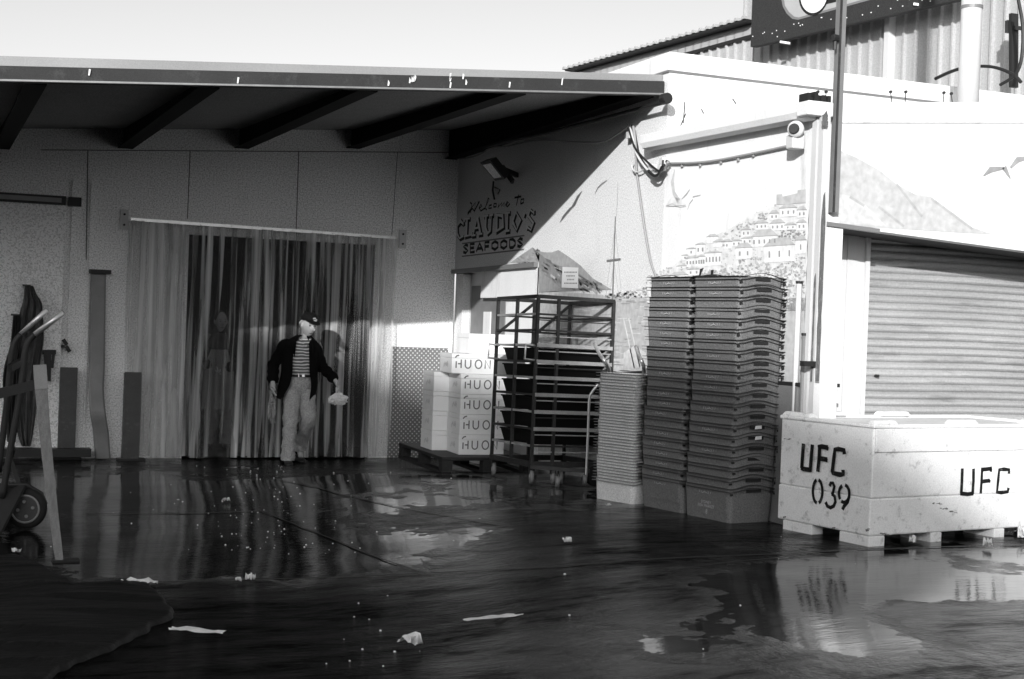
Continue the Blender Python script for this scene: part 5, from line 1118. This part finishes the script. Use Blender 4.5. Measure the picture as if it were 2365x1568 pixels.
def hand(V, E, Rd, wrist_i, d, spread, curl):
    """palm and five fingers from vertex wrist_i along d; spread = across vector; curl = bend direction"""
    d, spread, curl = [Vector(x).normalized() for x in (d, spread, curl)]
    w0 = Vector(V[wrist_i]); V.append(w0 + d * .045); E.append((wrist_i, len(V) - 1)); Rd.append((.034, .018)); pm = len(V) - 1
    V.append(w0 + d * .085); E.append((pm, len(V) - 1)); Rd.append((.036, .015)); kn = len(V) - 1
    for i, ln in enumerate((.068, .078, .072, .055)):
        b_ = w0 + d * .092 + spread * (.028 - .0185 * i)
        V.append(b_); E.append((kn, len(V) - 1)); Rd.append(.0095); k = len(V) - 1
        V.append(b_ + (d * .8 + curl * .45).normalized() * ln * .5); E.append((k, k + 1)); Rd.append(.0085)
        V.append(b_ + (d * .8 + curl * .45).normalized() * ln * .5 + (d * .35 + curl * .9).normalized() * ln * .5); E.append((k + 1, k + 2)); Rd.append(.007)
    V.append(w0 + d * .05 + spread * .042); E.append((pm, len(V) - 1)); Rd.append(.012); k = len(V) - 1
    V.append(w0 + d * .085 + spread * .055 + curl * .012); E.append((k, k + 1)); Rd.append(.0095)

def make_body(e, J, headc, hs, hyaw, hpitch, hands):
    V = [Vector(J['pelvis']), Vector(J['belly']), Vector(J['chest']), Vector(J['neckb']), Vector(J['neckt'])]; E = [(0, 1), (1, 2), (2, 3), (3, 4)]; Rd = [(.14, .10), (.14, .105), (.15, .10), .058, .052]
    for s_ in ('l', 'r'):
        b = len(V); V += [Vector(J['sh' + s_]), Vector(J['el' + s_]), Vector(J['wr' + s_])]; E += [(2, b), (b, b + 1), (b + 1, b + 2)]; Rd += [.052, .038, .026]
        hd, hs_, hc_ = hands[s_]; hand(V, E, Rd, b + 2, hd, hs_, hc_)
        b = len(V); V += [Vector(J['hip' + s_]), Vector(J['kn' + s_]), Vector(J['an' + s_]), Vector(J['toe' + s_])]; E += [(0, b), (b, b + 1), (b + 1, b + 2), (b + 2, b + 3)]; Rd += [.08, .055, .04, .032]
    m2 = skin_mesh([tuple(v) for v in V], E, Rd)
    bmh, mh = head_verts(Vector(headc), hs, hyaw, hpitch)
    bb = bmesh.new(); bb.from_mesh(m2); tmp = bpy.data.meshes.new('t'); bmh.to_mesh(tmp); bb.from_mesh(tmp)
    me = bpy.data.meshes.new('body'); bb.to_mesh(me); me.materials.clear(); me.materials.append(M['skin'])
    o = bpy.data.objects.new('body', me); COL.objects.link(o); o.parent = e
    rm = o.modifiers.new('fuse', 'REMESH'); rm.mode = 'VOXEL'; rm.voxel_size = .0048; rm.use_smooth_shade = True
    for sx_ in (-1, 1):
        t = MB(); c_ = Vector((sx_ * .029, -.078, .010)); t.tube([c_ + Vector((0, .012, 0)), c_ + Vector((0, 0, 0)), c_ + Vector((0, -.007, 0))], [.010, .0125, .006], 12); t.v = [mh @ Vector(v) for v in t.v]; t.build('eye', M['leather'], e, smooth=True)
        t = MB(); t.tube([mh @ Vector((sx_ * (.012 + .036 * k / 4), -.093 + .012 * (k / 4) ** 2, .034 + .004 * math.sin(k * .8))) for k in range(5)], .0045, 6); t.build('eyebrow', M['post'], e)
    t = MB(); t.tube([mh @ Vector((.026 * (k / 4 - 1), -.0985 + .012 * (k / 4 - 1) ** 2, -.066 - .004 * (k / 4 - 1) ** 2)) for k in range(9)], .0034, 6); t.build('mouth', M['leather'], e)
    return o, mh
def sleeve(J, s_, m_, e, rs, name='sleeve', ext=0):
    a, b, c = [Vector(J[k + s_]) for k in ('sh', 'el', 'wr')]; pts = [a + (Vector(J['chest']) - a) * .25, a, a.lerp(b, .35), a.lerp(b, .75), b, b.lerp(c, .3), b.lerp(c, .65), c + (c - b).normalized() * ext]
    t = MB(); t.tube([q[0] for q in catmull([[p] for p in pts], 4)], [rs[0] + (rs[1] - rs[0]) * (i / 28.) + .006 * math.sin(i * 1.3) * (.3 + i / 28) for i in range(29)], 16); return t.build(name, m_, e, smooth=True)
def trousers(J, e, m_, waistz, name='trousers'):
    t = MB(); px, py = J['pelvis'][0], J['pelvis'][1]; cz = J['crotch']
    rings = [ell((px, py, waistz), .148, .112, 28), ell((px, py, waistz - .06), .158, .120, 28), ell((px, py, (waistz + cz) / 2), .170, .124, 28), ell((px, py + .012, cz + .03), .172, .104, 28), ell((px, py + .03, cz - .03), .14, .06, 28)]
    t.loft(catmull(rings, 3), cap=True)
    for s_ in ('l', 'r'):
        h, k, a = [Vector(J[q + s_]) for q in ('hip', 'kn', 'an')]; sg_ = 1 if s_ == 'r' else -1
        P_ = [h, h.lerp(k, .45), k.lerp(h, .08), k.lerp(a, .25), k.lerp(a, .6), a.lerp(k, .12), a + Vector((0, 0, -.035))]; rr = [(.096, .108), (.096, .104), (.085, .092), (.078, .088), (.076, .085), (.078, .09), (.080, .098)]
        rg = [ell(p, rx, ry, 24) for p, (rx, ry) in zip(P_, rr)]; rg = catmull(rg, 6); out = []
        for i, row in enumerate(rg):
            c = sum(row, Vector()) / len(row); q = []
            for j, v in enumerate(row):
                wv = .007 * math.sin(i * .9 + 2.2 * math.sin(j * .5) + sg_) * min(1, i / 10) + .005 * math.sin(i * 2.1 + j * .9); dd = (v - c); q.append(v + dd.normalized() * wv)
            out.append(q)
        t.loft(out, cap=False)
    return t.build(name, m_, e, smooth=True)
def shoe(a, d, e, m_):
    a = Vector(a); d = Vector(d).normalized(); s_ = Vector((d.y, -d.x, 0)); t = MB(); rings = []
    for f, w_, h_ in ((-.07, .025, .05), (-.05, .038, .085), (0, .042, .095), (.06, .043, .07), (.12, .050, .055), (.17, .045, .045), (.20, .022, .03)):
        c = Vector((a.x, a.y, 0)) + d * f; rings.append([c + s_ * w_ * math.cos(R(t_)) + Vector((0, 0, max(0, h_ / 2 + h_ / 2 * math.sin(R(t_))))) for t_ in range(0, 360, 30)])
    t.loft(catmull(rings, 3)); return t.build('shoe', m_, e, smooth=True)

man = person((680, 1071), 'man in dark jacket, cap and striped shirt walking out of the plastic curtain', 1, None)
J = dict(pelvis=(.035, 0, .93), belly=(.035, -.01, 1.08), chest=(.03, .01, 1.30), neckb=(.055, .0, 1.44), neckt=(.075, -.02, 1.50),
         shl=(-.155, .02, 1.365), ell=(-.27, .07, 1.12), wrl=(-.285, -.03, .93), shr=(.195, .02, 1.345), elr=(.29, .03, 1.12), wrr=(.42, -.12, .975),
         hipl=(-.045, 0, .86), knl=(-.075, -.07, .47), anl=(-.10, -.13, .09), toel=(-.10, -.24, .04), hipr=(.11, 0, .86), knr=(.13, -.06, .48), anr=(.09, .26, .16), toer=(.10, .16, .05), crotch=.78)
hc = (.098, -.045, 1.60)
body, mh = make_body(man, J, hc, 1.08, R(22), R(13), {'l': ((-.0, -.15, -1), (.2, -1, 0), (.6, -.2, -.3)), 'r': ((.35, -.4, -.85), (-.4, -1, .2), (-.5, .2, -.5))})
trousers(J, man, M['trouser'], 1.03)
t = MB(); t.loft(catmull([ell((.035, 0, 1.005), .152, .118, 28), ell((.035, -.005, 1.06), .158, .13, 28), ell((.035, -.01, 1.16), .165, .135, 28), ell((.035, 0, 1.30), .168, .118, 28), ell((.05, 0, 1.40), .13, .085, 28), ell((.06, -.005, 1.445), .075, .065, 28)], 3), cap=True); sh = t.build('shirt', M['shirt'], man, smooth=True)
t = MB(); pts = [(-.01, -.098, 1.455), (.045, -.135, 1.36), (.06, -.14, 1.35), (.12, -.096, 1.45)]; t.tube(pts, .012, 8); t.build('collar', M['shirt'], man, smooth=True)
t = MB(); t.loft([ell((.035, 0, 1.003), .158, .124, 28), ell((.035, 0, 1.038), .158, .126, 28)], cap=False); bl = t.build('belt', M['leather'], man, smooth=True)
t = MB(); t.box(.03, .06, -.136, -.128, 1.008, 1.034); t.box(-.012, -.004, -.134, -.126, 1.0, 1.04); t.build('buckle', M['buckle'], bl)
# jacket: open front (front is -y = 270 deg)
t = MB(); gap = ((26, 22), (27, 24), (30, 26), (33, 28), (34, 32), (38, 40), (60, 44)); rings = []
prof = [((.06, .005, 1.485), .075, .07), ((.045, .012, 1.445), .135, .085), ((.03, .015, 1.38), .20, .12), ((.02, .0, 1.20), .215, .155), ((.02, .0, 1.05), .21, .162), ((.01, .0, .90), .225, .165), ((-.02, .0, .73), .22, .16)]
for (c, rx, ry), (gl, gr) in zip(prof, gap): rings.append(ell(c, rx, ry, 36, 270 + gr - 4, 270 + 360 - gl + 4))
for i, row in enumerate(rings):
    if i >= 5:
        for j, v in enumerate(row):
            f = j / 36
            if i == 6: v.z += -.05 * (1 - abs(f - .03) * 6 if f < .2 else 0) + .06 * math.sin(f * math.pi) + .01
rr = catmull(rings, 4); t.loft(rr, cap=False, closed=False); t.loft([[v + (v - Vector((.02, 0, v.z))).normalized() * -.006 for v in row] for row in rr], cap=False, closed=False); jk = t.build('jacket', M['jacket'], man, smooth=True)
sleeve(J, 'l', M['jacket'], man, (.072, .062), ext=-.01).name = 'jacket_sleeve'; sleeve(J, 'r', M['jacket'], man, (.070, .060), ext=-.01).name = 'jacket_sleeve'
t = MB(); 
for sx_ in (-1, 1): t.add([(.05 + sx_ * .035, -.078, 1.475), (.03 + sx_ * .075, -.11, 1.42), (.03 + sx_ * .085, -.145, 1.32), (.035 + sx_ * .10, -.150, 1.22), (.03 + sx_ * .125, -.135, 1.34), (.04 + sx_ * .10, -.085, 1.45)], [(0, 1, 2, 3, 4, 5)])
t.build('lapel', M['jacket'], man)
# cap
bmc = bmesh.new(); bmesh.ops.create_uvsphere(bmc, u_segments=28, v_segments=16, radius=1)
bmesh.ops.delete(bmc, geom=[v for v in bmc.verts if v.co.z < -.05], context='VERTS')
for v in bmc.verts: v.co = Vector((v.co.x * .086, v.co.y * .107 + .002, v.co.z * .086 + .056 + (.008 if v.co.y < -.4 else 0)))
for i in range(1):
    vs_ = []; n = 14
    top = [bmc.verts.new(((.080 * math.cos(R(200 + 140 * k / n))), -.095 * 1. * abs(math.sin(R(200 + 140 * k / n))) - .02, .064)) for k in range(n + 1)]
    out = [bmc.verts.new(((.078 * math.cos(R(200 + 140 * k / n))), -.095 * abs(math.sin(R(200 + 140 * k / n))) - .02 - .07 * math.sin(math.pi * k / n), .056 - .014 * math.sin(math.pi * k / n))) for k in range(n + 1)]
    for k in range(n): bmc.faces.new((top[k], top[k + 1], out[k + 1], out[k]))
bmesh.ops.transform(bmc, matrix=mh, verts=bmc.verts); me = bpy.data.meshes.new('cap'); bmc.to_mesh(me); me.materials.append(M['cap']); cp = bpy.data.objects.new('cap', me); COL.objects.link(cp); cp.parent = man
for p in me.polygons: p.use_smooth = True
sd_ = cp.modifiers.new('s', 'SOLIDIFY'); sd_.thickness = .004
t = MB()
for i in range(9):
    a = i * .7; c = Vector((.018 * math.cos(a * 2.1), 0, .085 + .016 * math.sin(a * 1.7))); yy = -.112 + abs(c.z - .085) * .4; k = [Vector((c.x + .010 * math.cos(R(q)), yy, c.z + .008 * math.sin(R(q)))) for q in range(0, 360, 60)]; t.poly([mh @ p for p in k])
t.build('cap_badge', M['capb'], cp)
# hair fringe at the temples
t = MB()
for sx_ in (-1, 1): t.tube([mh @ Vector((sx_ * .079, .015, .045)), mh @ Vector((sx_ * .074, .05, .01)), mh @ Vector((sx_ * .05, .078, -.02))], [.008, .016, .014], 8)
t.build('hair', M['signl'], man, smooth=True)
shoe(J['anl'], (-.05, -1, 0), man, M['leather']); shoe(J['anr'], (.1, -1, 0), man, M['leather'])
# things he holds
hr_ = Vector(man.matrix_basis @ Vector((.42, -.17, .86)))
def crumple(name, base, pts_r, label, cat, m_, n=34, seed=1, sub=.0):
    random.seed(seed); e = empty(name, base, man.rotation_euler.z, label, cat); t = MB()
    bmx = bmesh.new(); bmesh.ops.create_icosphere(bmx, subdivisions=4, radius=1); sd0 = seed * 7.3
    for v in bmx.verts:
        p = v.co.copy(); k = .62 + .55 * abs(noise.noise((p.x * 2.6 + sd0, p.y * 2.6, p.z * 1.4))) + .35 * abs(noise.noise((p.x * 7 + sd0, p.y * 7, p.z * 3.5)))
        zf = max(0, p.z); v.co = Vector((p.x * pts_r[0] * k * (1 - .6 * zf), p.y * .06 * k * (1 - .5 * zf), p.z * pts_r[1] * (.75 + k * .4) + (.5 * pts_r[1] * noise.noise((p.x * 4 + sd0, 0, 0)) if p.z < 0 else 0)))
    t.add([v.co[:] for v in bmx.verts], [tuple(v.index for v in f.verts) for f in bmx.faces]); bmx.free()
    t.build('bag_film', m_, e); t = MB(); t.tube([(0, .0, pts_r[1] * .5), (-.02, .02, pts_r[1] + .06)], [.03, .012], 8); t.build('bag_neck', m_, e, smooth=True); return e
crumple('plastic_bag', man.location + Matrix.Rotation(man.rotation_euler.z, 3, 'Z') @ Vector((.45, -.16, .77)), (.13, .07), 'bright crinkled plastic bag in the hand at the right of the picture', 'bag', M['bag'], 60, 3)
crumple('plastic_bag', man.location + Matrix.Rotation(man.rotation_euler.z, 3, 'Z') @ Vector((-.29, -.05, .64)), (.05, .14), 'see-through plastic bag hanging from the hand at the left of the picture', 'bag', M['thin'], 40, 5)

# worker behind the curtain
w2p = onZ(495, 1030, 0); wy = YW + 1.25
bq2 = onY(503, 900, wy)
wk = empty('person', (bq2.x, wy, 0), -math.atan2(bq2.x, wy), 'worker in an apron standing in the dark behind the plastic strips', 'person')
J2 = dict(pelvis=(0, 0, .93), belly=(0, 0, 1.08), chest=(0, .02, 1.3), neckb=(.01, .0, 1.44), neckt=(.01, -.02, 1.5), shl=(-.18, .02, 1.38), ell=(-.25, -.02, 1.12), wrl=(-.12, -.22, 1.05), shr=(.18, .02, 1.38), elr=(.26, -.02, 1.12), wrr=(.12, -.22, 1.02),
          hipl=(-.08, 0, .86), knl=(-.09, -.04, .47), anl=(-.10, -.0, .09), toel=(-.11, -.12, .04), hipr=(.08, 0, .86), knr=(.10, .0, .47), anr=(.12, .05, .09), toer=(.13, -.07, .04), crotch=.78)
make_body(wk, J2, (.01, -.03, 1.6), 1.0, R(15), R(5), {'l': ((.6, -.6, -.2), (0, 0, 1), (.4, .2, -.5)), 'r': ((-.6, -.6, -.2), (0, 0, 1), (-.4, .2, -.5))})
trousers(J2, wk, M['apron'], 1.02)
t = MB(); t.loft(catmull([ell((0, 0, .98), .17, .125, 28), ell((0, 0, 1.15), .175, .13, 28), ell((0, 0, 1.32), .185, .12, 28), ell((0, 0, 1.41), .13, .085, 28), ell((.0, 0, 1.45), .07, .06, 28)], 3)); t.build('work_shirt', M['sleeve'], wk, smooth=True)
sleeve(J2, 'l', M['sleeve'], wk, (.075, .055)); sleeve(J2, 'r', M['sleeve'], wk, (.075, .055))
t = MB(); rows = []
for i in range(12):
    z = 1.25 - .75 * i / 11; hwid = .10 + .09 * min(1, i / 4); rows.append([(hwid * (j / 8 - 1), -.15 - .02 * math.cos((j / 8 - 1) * 1.5) + .012 * math.sin(j * 1.3 + i * .5), z) for j in range(17)])
t.loft(rows, cap=False, closed=False); t.build('apron', M['apron'], wk, smooth=True)
bmc = bmesh.new(); bmesh.ops.create_uvsphere(bmc, u_segments=20, v_segments=12, radius=1)
for v in bmc.verts: v.co = Vector((v.co.x * .083, v.co.y * .095 + .022, v.co.z * .11 + .03))
bmesh.ops.transform(bmc, matrix=Matrix.Translation((.01, -.03, 1.6)) @ Matrix.Rotation(R(15), 4, 'Z'), verts=bmc.verts); me = bpy.data.meshes.new('hair'); bmc.to_mesh(me); me.materials.append(M['dark']); ho = bpy.data.objects.new('hair', me); COL.objects.link(ho); ho.parent = wk
shoe(J2['anl'], (0, -1, 0), wk, M['leather']); shoe(J2['anr'], (.1, -1, 0), wk, M['leather'])

# ------------------------------------------------------------------ litter
def scrap(u, v, lx_, ly_, rot, seed, label, name='paper_scrap', flat=.012, m_='paper', cat='litter', group=None):
    random.seed(seed); g = gnd(u, v); e_n = 8; t = MB(); rows = []
    for i in range(e_n + 1):
        row = []
        for j in range(5):
            x = (i / e_n - .5) * lx_; y = (j / 4 - .5) * ly_ * (1 - .6 * abs(i / e_n - .5)); row.append((x + random.uniform(-.08, .08) * lx_ * .3, y + random.uniform(-.1, .1) * ly_, .012 + random.uniform(0, flat)))
        rows.append(row)
    t.loft(rows, cap=False, closed=False); o = t.build(name, M[m_]); o.location = (g.x, g.y, g.z + noise.noise((g.x * .55, g.y * .55, 0)) * .012); o.rotation_euler = (0, 0, rot); tag(o, label, cat, group); return o
scrap(312, 1355, .26, .16, R(8), 1, 'flattened white plastic scrap beside the slab joint at lower left', flat=.03)
scrap(455, 1463, .30, .09, R(-32), 2, 'torn white strip of wet paper in the dark foreground')
scrap(1145, 1428, .40, .07, R(14), 3, 'long narrow white strip lying near the bottom centre', flat=.006)
scrap(945, 1492, .10, .13, R(30), 4, 'crumpled white paper ball on the ground at bottom centre', flat=.06)
scrap(578, 1344, .06, .06, 0, 5, 'small white lump just beside the long slab joint', flat=.05)
scrap(550, 1348, .035, .04, 0, 6, 'tiny white chip left of the small white lump', flat=.03)
scrap(522, 1161, .07, .08, 0, 7, 'small pale lump on the wet slab in front of the doorway', flat=.04)
scrap(2107, 1258, .05, .05, R(40), 8, 'small white paper bit against the foot of the bin', flat=.06)
scrap(2280, 1268, .07, .06, R(70), 9, 'pointed white paper bit in front of the bin, second from the right edge', flat=.07)
scrap(2361, 1250, .09, .07, R(20), 10, 'white crumpled bag at the right edge in front of the bin', flat=.11)
scrap(1310, 1255, .06, .05, R(20), 11, 'small crumpled bit on the open slab in front of the pale tubs', flat=.04)
scrap(1405, 1172, .05, .03, R(20), 12, 'thin white chip at the foot of the pale tubs', flat=.02)
scrap(38, 1283, .06, .05, R(10), 13, 'small white scrap near the hand truck wheel', flat=.04)
random.seed(21); t = MB()
for i in range(150):
    if i < 120: u, v = random.gauss(600, 130), random.uniform(1075, 1280)
    elif i < 132: u, v = random.gauss(860, 50), random.uniform(1360, 1540)
    else: u, v = random.uniform(60, 2200), random.uniform(1090, 1500)
    if v < 1072 or u > 1350 and v < 1230: continue
    g = gnd(u, v); s_ = random.uniform(.002, .007); z = g.z + noise.noise((g.x * .55, g.y * .55, 0)) * .012 + noise.noise((g.x * 2.1, g.y * 2.1, 3)) * .003
    t.hexa([(g.x - s_, g.y - s_, z), (g.x + s_, g.y - s_, z), (g.x + s_ * .8, g.y + s_, z), (g.x - s_, g.y + s_ * .7, z), (g.x - s_ * .6, g.y - s_ * .5, z + s_), (g.x + s_ * .5, g.y - s_ * .6, z + s_ * .8), (g.x + s_ * .4, g.y + s_ * .5, z + s_), (g.x - s_ * .5, g.y + s_ * .4, z + s_ * .9)])
tag(t.build('ice_chips', M['ice']), 'scattered ice chips and fish scraps on the wet slabs', 'ice chips', kind='stuff')
# tarpaulin bottom left
poly = [(-60, 1285), (30, 1288), (90, 1310), (150, 1342), (175, 1362), (290, 1348), (345, 1355), (385, 1395), (392, 1425), (360, 1455), (260, 1500), (150, 1560), (60, 1620), (-300, 1700), (-400, 1400)]
P2 = [gnd(*p) for p in poly]; c = sum(P2, Vector()) / len(P2)
t = MB(); rows = []
for k in range(43):
    f = k / 42; row = []
    for i in range(len(P2) * 10):
        a = P2[i // 10]; b = P2[(i // 10 + 1) % len(P2)]; p = a.lerp(b, (i % 10) / 10); p = p + (p - c) * (.10 * noise.noise((p.x * 2.2, p.y * 2.2, 1)) + .05 * noise.noise((p.x * 7, p.y * 7, 2))); q = c.lerp(p, f); z = gz(q.x, q.y) + .012 * sm((1 - f) * 14) + .012 + (1 - f) ** .4 * (.015 + .05 * abs(noise.noise((q.x * .9 + q.y * 1.8, q.y * .35 - q.x * .5, 4))) + .022 * (1 - abs(math.sin((q.y * .9 + q.x * .28) * 9 + 3.5 * noise.noise((q.x * .8, q.y * .8, 9))))) ** 2) - (.02 if k == 42 else 0)
        row.append((q.x, q.y, z))
    rows.append(row)
t.loft(rows, cap=False); tag(t.build('tarpaulin', M['tarp'], smooth=True), 'wet black tarpaulin spread on the ground at the lower left corner', 'tarpaulin')

# ------------------------------------------------------------------ unseen building added behind the camera, outline shaped to shade the yard
phi = math.atan(.7); tanE = .338 / math.sqrt(1 + .49)
sv = Vector((math.cos(phi), -math.sin(phi), 0)); tv = Vector((math.sin(phi), math.cos(phi), 0)); T0 = -48
def wp(s, t, z): q = sv * s + tv * t; return (q.x, q.y, z)
sil = [(-60, -4), (-15.5, -4), (-15.4, 7.0), (-7.3, 7.0), (-7.2, 6.1), (-6.3, 5.95), (-5, 5.6), (-3.7, 5.25), (-2, 4.95), (-.8, 4.65), (.4, 3.9), (2., 3.1), (6, 1.5), (6.1, -4), (20, -4)]
whs = empty('shade_block', wp(-10, T0 - 8, 0), 0, 'unseen building behind the camera, outline shaped to cast shade over the yard', 'building')
t = MB(); fr = [wp(s, T0, z - tanE * T0) for s, z in sil] ; bk = [wp(s, T0 - 14, z - tanE * T0) for s, z in sil]
base0, base1 = [wp(s, T0, -.5) for s, z in sil], [wp(s, T0 - 14, -.5) for s, z in sil]
t.loft([base0, fr, bk, base1], cap=False, closed=False); kid(t, 'wall', M['blocker'], whs)
t = MB(); t.hexa([wp(-2.95, T0 - 3, 10), wp(-2.35, T0 - 3, 10), wp(-2.35, T0 - 3.6, 10), wp(-2.95, T0 - 3.6, 10), wp(-2.95, T0 - 3, 6.9 - tanE * T0), wp(-2.35, T0 - 3, 6.9 - tanE * T0), wp(-2.35, T0 - 3.6, 6.9 - tanE * T0), wp(-2.95, T0 - 3.6, 6.9 - tanE * T0)]); kid(t, 'shade_bar', M['blocker'], whs)  # unseen upright added to cast the soft stripe on the sign wall

# ------------------------------------------------------------------ light
wd_ = bpy.data.worlds.new('World'); sc.world = wd_; wd_.use_nodes = True; nt = wd_.node_tree; N = nt.nodes; bg = N['Background']
sky = N.new('ShaderNodeTexSky'); sky.sky_type = 'NISHITA'; sky.sun_disc = False
sunv = Vector((.7, 1, -.338)).normalized(); elev = math.asin(-sunv.z); sky.sun_elevation = elev
to = -sunv; sky.sun_rotation = math.atan2(to.x, to.y); sky.air_density = 1; sky.dust_density = 1.5; sky.ozone_density = 1
bw = N.new('ShaderNodeRGBToBW'); nt.links.new(sky.outputs[0], bw.inputs[0]); mu = N.new('ShaderNodeMath'); mu.operation = 'MULTIPLY'; mu.inputs[1].default_value = 1.45; nt.links.new(bw.outputs[0], mu.inputs[0]); nt.links.new(mu.outputs[0], bg.inputs[0]); bg.inputs[1].default_value = .140
sl = bpy.data.lights.new('sun', 'SUN'); sl.energy = 5; sl.angle = R(.53); sl.color = (1, 1, 1); so_ = bpy.data.objects.new('sun', sl); COL.objects.link(so_); so_.rotation_euler = sunv.to_track_quat('-Z', 'Y').to_euler()
sc.view_settings.view_transform = 'Standard'; sc.view_settings.look = 'None'; sc.view_settings.exposure = 0; sc.view_settings.gamma = 1
sc.render.engine = 'CYCLES'; sc.cycles.use_denoising = True; sc.cycles.use_adaptive_sampling = False; sc.cycles.max_bounces = 8; sc.cycles.transparent_max_bounces = 24; sc.cycles.sample_clamp_indirect = 1.6; sc.cycles.caustics_reflective = False; sc.cycles.caustics_refractive = False
# ------------------------------------------------------------------ one mesh per separate piece
def islands(me):
    par = list(range(len(me.vertices)))
    def f(a):
        while par[a] != a: par[a] = par[par[a]]; a = par[a]
        return a
    for e_ in me.edges:
        a, b = f(e_.vertices[0]), f(e_.vertices[1])
        if a != b: par[a] = b
    g = {}
    for p in me.polygons: g.setdefault(f(p.vertices[0]), []).append(p)
    return list(g.values())
for o in [o for o in bpy.data.objects if o.type == 'MESH' and o.name.split('.')[0] in ('rust_stain', 'crossbar', 'wheel', 'bird_spike', 'chassis', 'bracket', 'fixing_bracket', 'door_surround', 'wheel_nut', 'side_bar', 'rear_bar', 'rule', 'corner_downpipe', 'rivet', 'cable_clip', 'overhead_cable', 'lapel', 'buckle', 'cross_arm', 'lens', 'hair', 'door_handle', 'door_frame')]:
    gs = islands(o.data)
    if len(gs) < 2 or len(gs) > 40: continue
    me = o.data; nm = o.name.split('.')[0]; mt = me.materials[0]; users = [x for x in bpy.data.objects if x.data == me]
    news = []
    for ps in gs:
        ids = sorted({v for p in ps for v in p.vertices}); ix = {v: i for i, v in enumerate(ids)}
        m2 = bpy.data.meshes.new(nm); m2.from_pydata([me.vertices[i].co for i in ids], [], [[ix[v] for v in p.vertices] for p in ps]); m2.materials.append(mt)
        for q_, p in zip(m2.polygons, ps): q_.use_smooth = p.use_smooth
        news.append(m2)
    for x in users:
        if x.parent is None:   # top-level thing becomes an empty with its pieces
            e = empty(nm, x.location, 0); [e.__setitem__(k, x[k]) for k in ('label', 'category', 'group') if k in x]; par_, loc_ = e, (0, 0, 0)
            for c_ in list(x.children): c_.parent = e
        else: par_, loc_ = x.parent, x.location
        for m2 in news:
            n_o = bpy.data.objects.new(nm, m2); COL.objects.link(n_o); n_o.parent = par_; n_o.location = loc_
            for c_ in []: pass
        for c_ in list(x.children): c_.parent = par_
        bpy.data.objects.remove(x)
